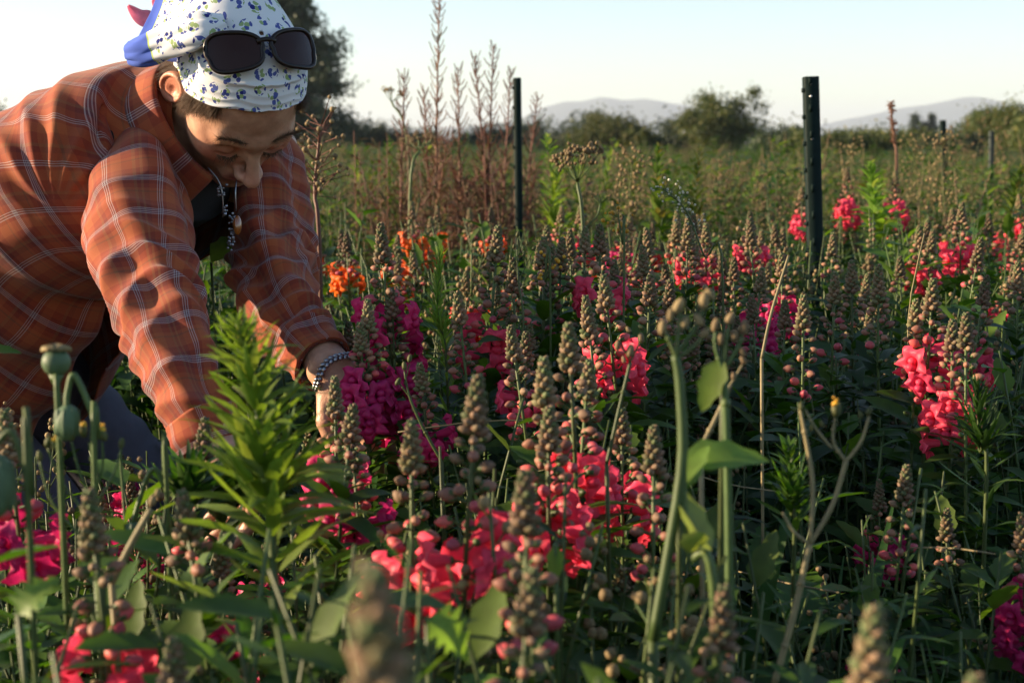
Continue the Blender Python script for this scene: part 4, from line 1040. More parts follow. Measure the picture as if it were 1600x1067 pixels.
# ================================================================== weeds that stand out
def relocate(o, base):
    o.location = base
def weed_at(name, mbs, base, label, cat, group=None, rz=0.):
    """mbs: list of (part name, MB in world coordinates, materials)"""
    o = empty(name, tuple(base)); tag(o, label, cat, group)
    for pn, mb, ms in mbs:
        c = mb.build(pn, ms, o); c.data.transform(Matrix.Translation(-Vector(base)))
    return o
def leafy_weed(pts, n, Lr, T, label, m_l, rad=.004, seed=0, droop=.5, toplen=.5, lean_up=.6, name='leafy_weed', lp=.8):
    r = np.random.default_rng(seed); top = pts[-1]; base = np.array([pts[0][0], pts[0][1], 0.])
    path = spline(np.vstack([base, pts]), 30); sm = MB(); tube(sm, path, np.linspace(rad, rad * .35, 30), 7)
    lf = MB(); ga = 0.
    L0 = np.concatenate([[0], np.cumsum(np.linalg.norm(np.diff(path, axis=0), axis=1))]); tot = L0[-1]
    for k in range(n):
        f = (k / n) ** .8; f = .18 + .82 * f; p_ = at_(path, f)
        g = (f - .18) / .82
        el = r.normal(lean_up + .4 * g, .2); d = rdir(r, ga, el); ga += 2.39996
        L_ = (Lr[0] + (Lr[1] - Lr[0]) * (1 - g) ** lp) * r.uniform(.75, 1.15)
        if g > .93: L_ *= .7
        put(lf, T[r.integers(len(T))], p_ + d * .002, d, ZU, L_)
    return weed_at(name, [('stem', sm, [m_stem]), ('leaves', lf, [m_l])], base, label, 'weed')
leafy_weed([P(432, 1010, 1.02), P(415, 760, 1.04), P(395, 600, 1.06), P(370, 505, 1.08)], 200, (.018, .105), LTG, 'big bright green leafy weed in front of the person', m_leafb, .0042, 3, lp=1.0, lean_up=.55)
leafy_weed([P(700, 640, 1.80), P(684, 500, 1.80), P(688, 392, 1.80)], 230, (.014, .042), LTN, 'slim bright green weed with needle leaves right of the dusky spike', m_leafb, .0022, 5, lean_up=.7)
leafy_weed([P(1240, 900, 1.25), P(1236, 800, 1.25), P(1232, 700, 1.25)], 90, (.018, .045), LT, 'grey green leafy shoot left of the forked yellow budded weed', m_leaf, .0025, 7)
leafy_weed([P(1540, 800, 1.5), P(1530, 700, 1.5), P(1528, 612, 1.5)], 120, (.03, .06), LTN, 'dark feathery weed below the coral cluster at the right', m_leafd, .003, 9)
leafy_weed([P(1120, 1067, .9), P(1075, 860, .9), P(1068, 705, .9)], 4, (.03, .06), LTB, 'stout pale stem with one broad bright leaf in the lower middle', m_leafb, .0045, 21)
def broad(px, py, d, tx, ty, L_, label, m, seed=1, T=LTB):
    """a single broad leaf on its stalk"""
    base = P(px, py, d); tip = P(tx, ty, d); lf = MB(); sm = MB(); put(lf, T[seed % len(T)], base, tip - base, ZU + W(0, 0, -.8), np.linalg.norm(tip - base) * L_)
    foot = np.array([base[0] - .02, base[1] + .05, 0]); tube(sm, spline([foot, foot * .4 + base * .6 + [0.01, 0, 0], base], 8), .002, 5)
    return weed_at('broad_leaf_weed', [('stem', sm, [m_stem]), ('leaf', lf, [m])], foot, label, 'weed')
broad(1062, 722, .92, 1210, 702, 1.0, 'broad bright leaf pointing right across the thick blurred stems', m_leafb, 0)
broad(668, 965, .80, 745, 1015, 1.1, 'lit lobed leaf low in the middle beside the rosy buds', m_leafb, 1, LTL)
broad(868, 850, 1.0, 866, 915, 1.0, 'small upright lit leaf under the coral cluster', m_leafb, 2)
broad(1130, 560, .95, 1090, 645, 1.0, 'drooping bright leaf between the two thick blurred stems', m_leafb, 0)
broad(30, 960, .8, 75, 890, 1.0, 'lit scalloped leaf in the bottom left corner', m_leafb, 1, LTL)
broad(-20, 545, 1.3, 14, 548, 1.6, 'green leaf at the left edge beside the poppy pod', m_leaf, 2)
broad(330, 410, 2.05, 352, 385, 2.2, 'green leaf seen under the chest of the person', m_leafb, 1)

def poppy(px, py, d, foot, r_, label, hook=False, stalk=None):
    sm = MB(); pd = MB(); cr = MB(); c = P(px, py, d)
    base = np.array([*P(foot, 900, d)[:2], 0.])
    if hook:
        a = P(*stalk[0], d); b_ = P(*stalk[1], d); pth = spline([base, P(foot, 800, d), a, b_, P(stalk[2][0], stalk[2][1], d), c + ZU * r_ * 1.2], 30)
        tube(sm, pth, .0021, 7)
        ball(pd, c, r_, 0, 16, 12, axis=UP + RX * .1, stretch=1.45)
        for k in range(8):
            a_ = 2 * pi * k / 8; ball(pd, c + (RX * cos(a_) + FW * sin(a_)) * r_ * .82, r_ * .22, 0, 6, 8, axis=UP, stretch=5.)
        return weed_at('poppy', [('stem', sm, [m_stem]), ('flower_bud', pd, [m_pod])], base, label, 'poppy')
    tube(sm, spline([base, P(foot, 800, d), c - UP * r_ * 1.3], 16), np.linspace(.0026, .0020, 16), 7); tube(sm, [c - UP * r_ * 1.5, c - UP * r_ * .85], [.003, .0055], 8)
    ball(pd, c, r_, 0, 22, 14, axis=UP, stretch=.98)
    n = 12; V = [c + UP * r_ * 1.28]
    for k in range(2 * n):
        a_ = pi * k / n; q = r_ * (1.06 if k % 2 == 0 else .82); V.append(c + UP * r_ * (1.02 if k % 2 == 0 else 1.1) + (RX * cos(a_) + FW * sin(a_)) * q)
    V = np.array(V); V2 = V - UP * .003
    f = np.array([[0, 1 + k, 1 + (k + 1) % (2*n)] for k in range(2*n)]); g = f[:, ::-1] + len(V); s_ = np.array([[1 + k, 1 + (k+1) % (2*n), 1 + (k+1) % (2*n) + len(V), 1 + k + len(V)] for k in range(2*n)])
    cr.add(np.vstack([V, V2]), [f, g, s_[:, ::-1]])
    for k in range(n): a_ = 2 * pi * k / n; tube(cr, [c + UP * r_ * 1.28, c + UP * r_ * 1.06 + (RX * cos(a_) + FW * sin(a_)) * r_ * .98], .0007, 4)
    return weed_at('poppy', [('stem', sm, [m_stem]), ('seed_pod', pd, [m_pod]), ('pod_crown', cr, [m_podc])], base, label, 'poppy')
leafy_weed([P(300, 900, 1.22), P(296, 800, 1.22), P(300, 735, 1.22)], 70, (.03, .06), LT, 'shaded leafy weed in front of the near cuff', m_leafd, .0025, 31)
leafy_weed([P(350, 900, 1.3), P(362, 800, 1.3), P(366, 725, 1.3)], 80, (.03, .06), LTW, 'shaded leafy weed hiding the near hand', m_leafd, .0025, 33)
poppy(88, 566, 1.0, 98, .0100, 'poppy with a round crowned seed pod beside the shirt tail')
poppy(105, 660, .98, 150, .0088, 'poppy with a drooping ribbed bud on a hooked stem under the crowned pod', True, ((152, 680), (118, 588), (106, 610)))
poppy(-12, 760, .85, 45, .014, 'poppy with a pale stem arching out of the left edge', True, ((50, 780), (22, 680), (-2, 690)))
poppy(208, 830, 1.15, 262, .006, 'small poppy bud on a hooked stem low between the near spikes', True, ((256, 760), (243, 733), (228, 750)))

def forked(base_px, segs, tips, label, m_s, m_t, seed=0, rad=.0032, tipr=.005, name='budded_weed', stretch=1.8, mid=None):
    r = np.random.default_rng(seed); sm = MB(); tb = MB(); d0 = base_px[2]; K = .72 if d0 < .97 else .6; rad = rad * K
    p0 = P(*base_px); base = np.array([p0[0], p0[1], 0.]); tube(sm, spline([base, (base + p0) / 2 + [.01, 0, 0], p0], 10), rad, 7)
    for sg in segs:
        pts = [P(x, y, d) for x, y, d, _ in sg]; n = 14; pth = spline(pts, n); rr_ = np.interp(np.linspace(0, 1, n), np.linspace(0, 1, len(sg)), [q[3] * K for q in sg]); tube(sm, pth, rr_, 7)
        for f in (.3, .7):
            if r.random() < .5: ball(sm, at_(pth, f), rr_[0] * 1.25, 0, 7, 5)
    for x, y, d, s, k in tips:
        c = P(x, y, d); s = s * (.62 if not k else .85); ball(tb, c, s, 0, 9, 7, axis=UP + RX * r.normal(0, .4), stretch=stretch)
        for j in range(5): ball(tb, c - UP * s * .5 + (RX * cos(j * 1.26) + FW * sin(j * 1.26)) * s * .55, s * .45, 0, 5, 5, axis=UP, stretch=2.)
        if k: ball(tb, c + UP * s * 1.1, s * .85, 1, 9, 6, stretch=.8); [ball(tb, c + UP * s * 1.6 + r.normal(0, s * .4, 3), s * .3, 1, 5, 4) for _ in range(8)]
    return weed_at(name, [('stem', sm, [m_s]), ('flower_buds', tb, [m_t, m_yel])], base, label, 'weed')
d = 1.02
forked((1210, 1067, d), [[(1210, 1067, d, .004), (1240, 960, d, .0038), (1265, 850, d, .0035)], [(1265, 850, d, .0030), (1270, 760, d, .0028), (1258, 680, d, .0026), (1250, 640, d, .002)],
        [(1265, 850, d, .003), (1300, 790, d, .003), (1322, 720, d, .0028)], [(1322, 720, d, .0022), (1302, 690, d, .0018), (1306, 645, d, .0016)], [(1322, 720, d, .0022), (1345, 690, d, .002), (1358, 650, d, .0016)],
        [(1300, 700, d, .0018), (1275, 670, d, .0016), (1258, 640, d, .0014)], [(1265, 850, d, .0022), (1240, 830, d, .002), (1222, 800, d, .0015)]],
       [(1306, 640, d, .0042, 1), (1252, 636, d, .0034, 0), (1268, 668, d, .003, 0), (1358, 642, d, .0032, 0), (1345, 648, d, .0026, 0), (1284, 662, d, .0028, 0)],
       'forked pale weed with one yellow bud at the lower right', m_stemb, m_stemw, 2)
d = .90
forked((1020, 1000, d), [[(1020, 1000, d, .0052), (1045, 860, d, .0050), (1066, 720, d, .0048), (1062, 600, d, .0044), (1055, 555, d, .004)], [(1055, 555, d, .002), (1040, 520, d, .0016)], [(1055, 555, d, .002), (1062, 500, d, .0018), (1060, 470, d, .0014)], [(1055, 555, d, .002), (1085, 515, d, .0018), (1100, 480, d, .0014)], [(1060, 560, d, .0018), (1085, 540, d, .0016), (1100, 525, d, .0014)]],
       [(1035, 512, d, .0045, 0), (1060, 478, d, .0052, 0), (1048, 492, d, .004, 0), (1100, 470, d, .0056, 0), (1092, 500, d, .004, 0), (1102, 520, d, .0036, 0), (1110, 460, d, .004, 0), (1070, 505, d, .004, 0)],
       'thick pale green stem with a blurred seed head, left of the pair', m_stem, m_seed, 4, .005)
d = .95
forked((1140, 1000, d), [[(1140, 1000, d, .0042), (1138, 800, d, .0040), (1134, 640, d, .0038), (1130, 580, d, .0034)], [(1130, 580, d, .002), (1118, 545, d, .0016), (1118, 515, d, .0014)], [(1130, 580, d, .002), (1135, 530, d, .0018), (1140, 505, d, .0014)], [(1130, 580, d, .002), (1152, 545, d, .0018), (1162, 520, d, .0014)]],
       [(1118, 508, d, .0045, 0), (1140, 498, d, .0045, 0), (1163, 512, d, .005, 0), (1148, 525, d, .004, 0), (1126, 530, d, .004, 0), (1160, 550, d, .0035, 0)],
       'thick pale green stem with a blurred seed head, right of the pair', m_stem, m_seed, 6, .004)
d = 1.05
forked((1095, 700, d), [[(1095, 700, d, .0034), (1120, 650, d, .0032), (1142, 600, d, .0026)], [(1142, 600, d, .0018), (1160, 570, d, .0015)]], [(1162, 563, d, .0034, 0), (1146, 588, d, .0028, 0)], 'leaning brown stem crossing behind the right thick pale stem', m_stemb, m_seed, 8)
d = 1.2
forked((948, 725, d), [[(948, 725, d, .0030), (965, 650, d, .0028), (985, 565, d, .0024)], [(985, 565, d, .0015), (972, 540, d, .0013), (965, 530, d, .001)], [(985, 565, d, .0015), (1000, 535, d, .0013)]], [(985, 548, d, .0052, 0), (965, 540, d, .004, 0), (1002, 528, d, .0042, 0), (975, 562, d, .003, 0), (982, 515, d, .0028, 0)], 'slanting pale stem with brown buds in front of the coral cluster', m_stem, m_seed, 9)
d = 1.0
forked((150, 900, d), [[(150, 900, d, .0038), (148, 800, d, .0036), (146, 720, d, .003), (140, 690, d, .0022)], [(148, 790, d, .0018), (125, 740, d, .0016), (112, 690, d, .0015)], [(148, 770, d, .0016), (160, 730, d, .0014), (160, 690, d, .0014)], [(150, 790, d, .0016), (178, 740, d, .0014), (190, 700, d, .0013)], [(148, 820, d, .0018), (95, 750, d, .0016), (75, 700, d, .0014)], [(150, 860, d, .0018), (85, 790, d, .0016), (62, 720, d, .0014)]],
       [(130, 672, d, .0036, 1), (112, 678, d, .0034, 1), (146, 680, d, .0032, 1), (160, 678, d, .0036, 1), (190, 692, d, .0034, 0), (75, 690, d, .0036, 0), (62, 712, d, .0036, 0), (85, 694, d, .003, 1)],
       'weed with a fan of orange tipped buds in front of the poppies', m_stem, m_stemw, 10)
d = .95
forked((175, 910, d), [[(175, 910, d, .0034), (205, 850, d, .0034), (236, 795, d, .0030)]], [(238, 782, d, .004, 0), (246, 770, d, .003, 0)], 'short slanted pale stalk between the two near left spikes', m_stemb, m_seed, 12)
d = 1.75
forked((810, 560, d), [[(810, 560, d, .0026), (818, 500, d, .0024), (810, 440, d, .0020), (808, 400, d, .0014), (809, 372, d, .001)], [(808, 425, d, .001), (798, 408, d, .001)], [(810, 440, d, .001), (822, 415, d, .001), (832, 395, d, .0008)], [(809, 400, d, .001), (822, 385, d, .0008)]],
       [(809, 366, d, .0035, 0), (798, 402, d, .003, 0), (834, 388, d, .0035, 0), (824, 380, d, .003, 0), (803, 385, d, .0028, 0), (818, 398, d, .0026, 0)], 'pale stem with green buds crossing the narrow post', m_stem, m_stemw, 14, .0025)
d = 1.6
forked((1190, 560, d), [[(1190, 560, d, .003), (1205, 490, d, .003), (1232, 400, d, .0024)]] , [(1234, 392, d, .0036, 0), (1222, 388, d, .003, 0), (1246, 396, d, .003, 0), (1205, 385, d, .003, 0), (1255, 388, d, .003, 0)], 'slanting straw coloured stem just left of the wide post', m_stemb, m_stemw, 16)
d = 1.5
forked((690, 720, d), [[(690, 720, d, .003), (662, 670, d, .0028), (640, 620, d, .0022), (632, 580, d, .0016)], [(640, 620, d, .0014), (625, 600, d, .0012)], [(632, 600, d, .001), (640, 568, d, .001)]], [(632, 572, d, .0045, 0), (640, 560, d, .004, 0), (622, 596, d, .0042, 0), (648, 590, d, .003, 0)], 'leaning green stem with seed capsules beside the low magenta bloom', m_stem, m_stemw, 18)

def umbel(px, py, d, foot, rr_, label, n=14, seed=0, m=None, group=None, side=None):
    r = np.random.default_rng(seed); sm = MB(); hds = []; hub = P(px, py, d); base = np.array([*P(*foot, d)[:2], 0.])
    pts = [base, P(foot[0], foot[1], d), hub]; pth = spline(pts, 14); tube(sm, pth, np.linspace(.0052, .0032, 14), 7)
    def head(h, R_, n):
        hd = MB(); hds.append(hd)
        for k in range(n):
            d_ = unit(rdir(r, 2.4 * k, r.uniform(.5, 1.35))); e = h + d_ * R_ * r.uniform(.8, 1.05); tube(sm, spline([h, h + d_ * R_ * .5 - ZU * R_ * .05, e], 5), .0010, 4)
            for j in range(9): ball(hd, e + r.normal(0, R_ * .09, 3), R_ * .055, 0, 5, 4)
    head(hub, rr_, n)
    if side:
        for (x, y, s) in side: h2 = P(x, y, d); tube(sm, spline([at_(pth, .6), (at_(pth, .6) + h2) / 2 + RX * .01, h2], 8), .002, 5); head(h2, rr_ * s, n // 2)
    return weed_at('umbel_weed', [('stem', sm, [m_stem])] + [('seed_head', h_, [m or m_seed]) for h_ in hds], base, label, 'weed', group)
umbel(902, 285, 2.9, (912, 420), .075, 'tall weed with a branched umbrella seed head right of the narrow post', 14, 1, side=[(938, 318, .35)])
umbel(655, 235, 3.6, (640, 330), .05, 'small umbrella headed weed left of the reddish stalks', 9, 2)
umbel(612, 160, 4.6, (640, 260), .05, 'thin branching weed against the sky left of the reddish stalks', 8, 3)
# airy white seeded stalk
def wisp(pts, label, seed=0, m=m_seedw, n=40, L_=.02, rad=.0010, name='seed_stalk', hr=.0016, cat='weed', group=None, leaf=None, sm_m=None):
    r = np.random.default_rng(seed); base = np.array([pts[0][0], pts[0][1], 0.]); pth = spline(np.vstack([base, pts]), 24); sm = MB(); hd = MB(); tube(sm, pth, np.linspace(rad * 2, rad, 24), 5)
    for k in range(n):
        f = r.uniform(.62, 1.0); p_ = at_(pth, f); d_ = rdir(r, None, r.uniform(-.1, 1.0)); e = p_ + d_ * L_ * r.uniform(.4, 1.2); tube(sm, [p_, e], rad * .4, 3, 0, False); ball(hd, e, hr * r.uniform(.7, 1.4), 0, 6, 4)
    return weed_at(name, [('stem', sm, [sm_m or m_stem]), ('seeds', hd, [m])], base, label, cat, group)
wisp([P(1130, 470, 2.0), P(1100, 400, 2.0), P(1072, 330, 2.0), P(1035, 295, 2.0)], 'wispy stalk with pale round seeds arching over the middle of the bed', 3, n=55, L_=.022)
wisp([P(975, 430, 1.9), P(972, 380, 1.9), P(966, 335, 1.9)], 'short wisp with yellow flowers in the middle of the bed', 5, m_yel, 18, .02, hr=.0024)
wisp([P(500, 420, 2.6), P(492, 300, 2.6), P(502, 195, 2.6)], 'dark red branching stalk just right of the far sleeve', 7, m_seed, 60, .06, .0026, hr=.004, sm_m=m_stemr)
wisp([P(1400, 290, 4.6), P(1397, 220, 4.6), P(1391, 160, 4.6)], 'lone reddish stalk rising behind the far coral snapdragons', 9, m_stemr, 130, .014, .003, hr=.0022, sm_m=m_stemr)
wisp([P(860, 470, 1.9), P(852, 440, 1.9), P(866, 400, 1.9)], 'small cluster of orange yellow buds right of the narrow post', 11, m_yel, 16, .018, hr=.0024)

# --- tall weeds one can tell apart in the thicket beyond the bed
rt = np.random.default_rng(61)
for i in range(30):
    px = rt.uniform(845, 1590) if i < 24 else rt.uniform(500, 640); d = rt.uniform(3.7, 6.5); py = rt.uniform(212, 268)
    if abs(px - 1268) < 30 or abs(px - 1395) < 16 or abs(px - 1330) < 26: px += 60
    g = 'tall weeds in the thicket beyond the bed'
    if i % 3 == 0: wisp([P(px + 10, 420, d), P(px, 330, d), P(px + rt.uniform(-25, 25), py, d)], 'thin seeded stalk above the thicket beyond the flower bed', 200 + i, m_seed, 90, .05, .0016, hr=.0042, group=g, sm_m=m_stemw)
    else:
        p_ = [P(px + 12, 420, d), P(px, 330, d), P(px + rt.uniform(-18, 18), py, d)]; o = leafy_weed(p_, 110, (.025, .10), LT if i % 3 == 1 else LTW, 'tall leafy weed in the thicket beyond the flower bed', [m_scrub, m_leafb, m_leaf][i % 2 if i % 5 else 2], .004, 230 + i, lean_up=.5, name='tall_leafy_weed'); tag(o, group=g)
# --- the stand of tall reddish stalks against the sky
def fireweed(px, py, d, foot, seed, label):
    r = np.random.default_rng(seed); top = P(px, py, d); base = np.array([*P(foot, 400, d)[:2], 0.]); H = top[2]
    pth = spline([base, base * .5 + top * .5 + np.array([r.normal(0, .03), 0, 0]), top], 26); sm = MB(); lf = MB(); tube(sm, pth, np.linspace(.008, .0016, 26), 6)
    n = int(H * 85)
    for k in range(n):
        f = .30 + .70 * (k / n) + r.normal(0, .004); p_ = at_(pth, f); d_ = rdir(r, k * 2.4, r.uniform(.35, 1.0)); L_ = (.10 * (1 - f) + .025) * r.uniform(.6, 1.25)
        if f > .62: e = p_ + d_ * L_ * .95; tube(sm, spline([p_, (p_ + e) / 2 - ZU * .006, e + ZU * L_ * .3], 4), .0016, 4, 0, False)
        if f < .75 or r.random() < .25: put(lf, LTN[r.integers(3)] if f > .5 else LT[r.integers(4)], p_, d_ + ZU * .2, ZU, L_ * (1.2 if f > .6 else 1.0))
    for k in range(5):
        f = r.uniform(.35, .6); p_ = at_(pth, f); d_ = rdir(r, None, .95); l = r.uniform(.15, .32); q = spline([p_, p_ + d_ * l * .5, p_ + d_ * l + ZU * .06], 8); tube(sm, q, np.linspace(.004, .001, 8), 5)
        for j in range(34):
            g = .2 + .8 * j / 34; e = rdir(r, None, .6); tube(sm, [at_(q, g), at_(q, g) + e * .035 + ZU * .01], .0013, 3, 0, False)
            if j % 2: put(lf, LTN[j % 3], at_(q, g), rdir(r, None, .5), ZU, r.uniform(.03, .07))
    return weed_at('tall_weed', [('stem', sm, [m_stemr]), ('leaves', lf, [organic('weed_reddish', (.10, .05, .025), (.18, .075, .04), .35, .6, c3=(.07, .10, .03), p3=.4)] if not hasattr(fireweed, 'm') else [fireweed.m])], base, label, 'weed', 'tall reddish weeds against the sky')
fireweed.m = organic('weed_reddish', (.07, .075, .028), (.15, .10, .045), .4, .6, c3=(.17, .06, .04), p3=.3)
for i, (px, py, d, ft, lab) in enumerate([(686, -5, 4.6, 712, 'tallest reddish stalk, reaching the top of the photograph'), (632, 118, 4.5, 655, 'leftmost thick red stalk of the tall weeds'), (662, 140, 4.7, 680, 'low reddish stalk right of the leftmost one'),
        (715, 105, 4.7, 718, 'reddish stalk just right of the tallest'), (742, 88, 4.8, 745, 'second highest reddish stalk, right of the tallest'), (771, 72, 4.8, 762, 'thin stalk with feathery tip left of the narrow post'),
        (798, 108, 4.9, 782, 'thin stalk leaning behind the narrow post'), (840, 150, 5.2, 800, 'drooping stalk right of the top of the narrow post')]):
    fireweed(px, py, d, ft, 40 + i, lab)

# ================================================================== posts
m_post = plain('green_post_paint', (.005, .014, .012), .6, noise=.35, scale=50, bump=.25, spec=.1)
m_galv = plain('weathered_post_paint', (.03, .04, .037), .6, noise=.3, scale=40, spec=.2)
def post(px0, py0, px1, py1, d, w_, label, wide=True, m=None):
    a = P(px0, py0, d); b_ = P(px1, py1, d); dr = unit(b_ - a); L_ = a[2] / -dr[2] + .0; foot = a + dr * L_
    o = empty('fence_post', tuple(foot)); tag(o, label, 'post')
    z = -dr; x = unit(RX - z * (z @ RX)); y = np.cross(z, x); M3 = np.stack([x, y, z], 1)
    n = 120; zs = np.linspace(-.0, L_, n); mb = MB()
    # U section: front plate, two flanges turned back, rounded corners
    h = w_ / 2; t = .0028; dp = w_ * .55 if wide else w_ * .9
    prof = [(-h - .004, dp * .9), (-h - .001, dp), (-h + .002, dp * .9), (-h + .001, .004), (-h + .003, 0), (h - .003, 0), (h - .001, .004), (h - .002, dp * .9), (h + .001, dp), (h + .004, dp * .9), (h + .003, .002), (h, -.003), (-h, -.003), (-h - .003, .002)]
    Q = np.array([[px_, py_, 0] for px_, py_ in prof]); V = (Q[None] + np.array([0, 0, 1.]) * zs[:, None, None]).reshape(-1, 3)
    k = len(prof); mb.add(V @ M3.T, [grid_quads(n, k)], 0)
    mb.add(np.vstack([V[-k:], [[0, dp * .3, L_]]]) @ M3.T, [np.array([[j, (j + 1) % k, k] for j in range(k)])], 0)
    c = mb.build('channel', [m or m_post], o)
    lg = MB()
    for i in range(int(L_ / .06)):
        zz = L_ - .03 - i * .06
        if zz < .25: break
        boxm(lg, (-h - .004, .004, zz), (.007, .010, .009)); 
        if wide: boxm(lg, (-h * .35, -.006, zz + .018), (.006, .007, .016), R=rot([1, 0, 0], .35))
    V = [v @ M3.T for v in lg.V]; lg.V = V; lg.build('lugs', [m or m_post], c)
    if wide:
        hb_ = MB()
        for zz in (L_ - .018, L_ - .045, L_ - .14): ball(hb_, (-h * .25, -.0035, zz), .0032, 0, 9, 6)
        hb_.V = [v @ M3.T for v in hb_.V]; hb_.build('bolts', [plain('bright_zinc', (.7, .7, .68), .35, metal=.8)], c)
    return o
post(1268, 120, 1278, 505, 3.2, .029, 'wide dark green metal fence post standing among the snapdragons', True)
post(808, 122, 812, 440, 4.3, .017, 'narrow dark green metal fence post in the middle', False)
post(1474, 188, 1476, 250, 9.0, .030, 'small far dark post below the right mountain', False)
post(1550, 205, 1549, 300, 7.0, .016, 'thin grey far post near the right edge', False, m_galv)

# ================================================================== undergrowth: what nobody could count
hid = bpy.data.collections.new('clump_shapes')        # not linked to the scene: shapes for the scatter only
def clump(name, mb, mats): 
    o = bpy.data.objects.new(name, mb.mesh(name, mats)); hid.objects.link(o); return o
def stalks(seed, H, n, T, Lr, dens, m, kind='leaf', sp=.05):
    r = np.random.default_rng(seed); mb = MB()
    for _ in range(n):
        b_ = np.array([*r.normal(0, sp, 2), 0]); h = H * r.uniform(.75, 1.0); p_ = stem_path(r, h, .18) + b_; tube(mb, p_, np.linspace(.003, .001, len(p_)), 4, 1)
        g = 0.
        for k in range(dens):
            f = .12 + .88 * k / dens; g += 2.4
            if kind == 'seed' and f > .55:
                d_ = rdir(r, g, r.uniform(.3, 1.1)); l = .05 * (1.3 - f); e = at_(p_, f) + d_ * l; tube(mb, [at_(p_, f), e], .0007, 3, 1, False)
                for _j in range(3): ball(mb, e + r.normal(0, .004, 3), r.uniform(.002, .0042), 2, 5, 4)
            elif kind == 'bud' and f > .72:
                d_ = rdir(r, g, .5); ff = (1 - f) / .28; 
                for _j in range(2): ball(mb, at_(p_, f - _j * .012) + d_ * (.001 + .010 * ff), .0024 + .003 * ff, 2, 6, 4, axis=d_, stretch=1.3)
            else: put(mb, T[r.integers(len(T))], at_(p_, f), rdir(r, g, r.uniform(-.1, .9)), ZU, r.uniform(*Lr) * (1.15 - .5 * f))
    return mb.pack()
def tuft(seed, H, n, m):
    r = np.random.default_rng(seed); mb = MB()
    for _ in range(n):
        b_ = np.array([*r.normal(0, .03, 2), 0]); d_ = rdir(r, None, r.uniform(.9, 1.45)); put(mb, leaf_t(6, .035, r.uniform(.2, 1.0), .2, 0, r.normal(0, .5)), b_, d_, rdir(r, None, 0), H * r.uniform(.6, 1.1))
    return mb.pack()
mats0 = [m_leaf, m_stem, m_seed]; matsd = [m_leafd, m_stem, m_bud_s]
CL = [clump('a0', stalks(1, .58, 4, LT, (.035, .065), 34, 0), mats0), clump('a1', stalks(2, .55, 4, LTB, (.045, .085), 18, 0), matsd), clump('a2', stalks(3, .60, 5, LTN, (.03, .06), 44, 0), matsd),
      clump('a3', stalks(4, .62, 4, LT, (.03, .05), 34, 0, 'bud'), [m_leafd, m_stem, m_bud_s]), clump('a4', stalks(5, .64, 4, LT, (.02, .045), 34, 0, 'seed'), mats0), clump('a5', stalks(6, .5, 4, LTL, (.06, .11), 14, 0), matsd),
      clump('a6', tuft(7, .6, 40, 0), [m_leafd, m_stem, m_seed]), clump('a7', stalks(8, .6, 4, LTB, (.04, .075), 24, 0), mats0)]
CW = [clump('b0', stalks(11, .92, 7, LT, (.05, .10), 44, 0, 'seed', .10), [m_scrub, m_stemw, m_seed]), clump('b1', stalks(12, .86, 8, LTB, (.05, .09), 30, 0, 'leaf', .12), [m_leaf, m_stemw, m_seed]),
      clump('b2', stalks(13, .95, 7, LT, (.04, .08), 50, 0, 'leaf', .11), [m_leaf, m_stemw, m_seed]), clump('b3', stalks(14, .80, 8, LTL, (.07, .13), 22, 0, 'leaf', .12), [m_scrub, m_stemw, m_seed]),
      clump('b4', stalks(15, 1.0, 5, LT, (.04, .06), 50, 0, 'bud', .10), [m_scrub, m_stemb, m_seed]), clump('b5', stalks(16, .85, 9, LTB, (.04, .07), 40, 0, 'leaf', .14), [m_leafb, m_stem, m_seed]),
      clump('b6', stalks(17, .9, 6, LTB, (.03, .06), 44, 0, 'leaf', .11), [m_leafd, m_stem, m_seed])]
def scatter(name, cl, pts, scl, rots, idx, label=None):
    coll = bpy.data.collections.new(name + '_shapes'); 
    for i, o in enumerate(cl): o.name = name + '_%02d' % i; coll.objects.link(o)
    me = bpy.data.meshes.new(name); me.vertices.add(len(pts)); me.vertices.foreach_set('co', np.asarray(pts, np.float32).ravel())
    for k, a, t in (('scl', scl, 'FLOAT_VECTOR'), ('rot', rots, 'FLOAT_VECTOR')):
        at = me.attributes.new(k, t, 'POINT'); at.data.foreach_set('vector', np.asarray(a, np.float32).ravel())
    at = me.attributes.new('idx', 'INT', 'POINT'); at.data.foreach_set('value', np.asarray(idx, np.int32))
    o = link(name, me); ng = bpy.data.node_groups.new(name, 'GeometryNodeTree')
    ng.interface.new_socket('Geometry', in_out='INPUT', socket_type='NodeSocketGeometry'); ng.interface.new_socket('Geometry', in_out='OUTPUT', socket_type='NodeSocketGeometry')
    gi = ng.nodes.new('NodeGroupInput'); go = ng.nodes.new('NodeGroupOutput'); ip = ng.nodes.new('GeometryNodeInstanceOnPoints'); ci = ng.nodes.new('GeometryNodeCollectionInfo')
    ci.inputs['Collection'].default_value = coll; ci.inputs['Separate Children'].default_value = True; ci.inputs['Reset Children'].default_value = True
    ip.inputs['Pick Instance'].default_value = True
    def na(nm, t): n = ng.nodes.new('GeometryNodeInputNamedAttribute'); n.data_type = t; n.inputs['Name'].default_value = nm; return n.outputs['Attribute']
    l = ng.links.new; l(gi.outputs[0], ip.inputs['Points']); l(ci.outputs[0], ip.inputs['Instance']); l(na('idx', 'INT'), ip.inputs['Instance Index']); l(na('scl', 'FLOAT_VECTOR'), ip.inputs['Scale'])
    er = ng.nodes.new('FunctionNodeEulerToRotation'); l(na('rot', 'FLOAT_VECTOR'), er.inputs[0]); l(er.outputs[0], ip.inputs['Rotation']); l(ip.outputs[0], go.inputs[0])
    md = o.modifiers.new('scatter', 'NODES'); md.node_group = ng; tag(o, label, None, None, 'stuff'); return o
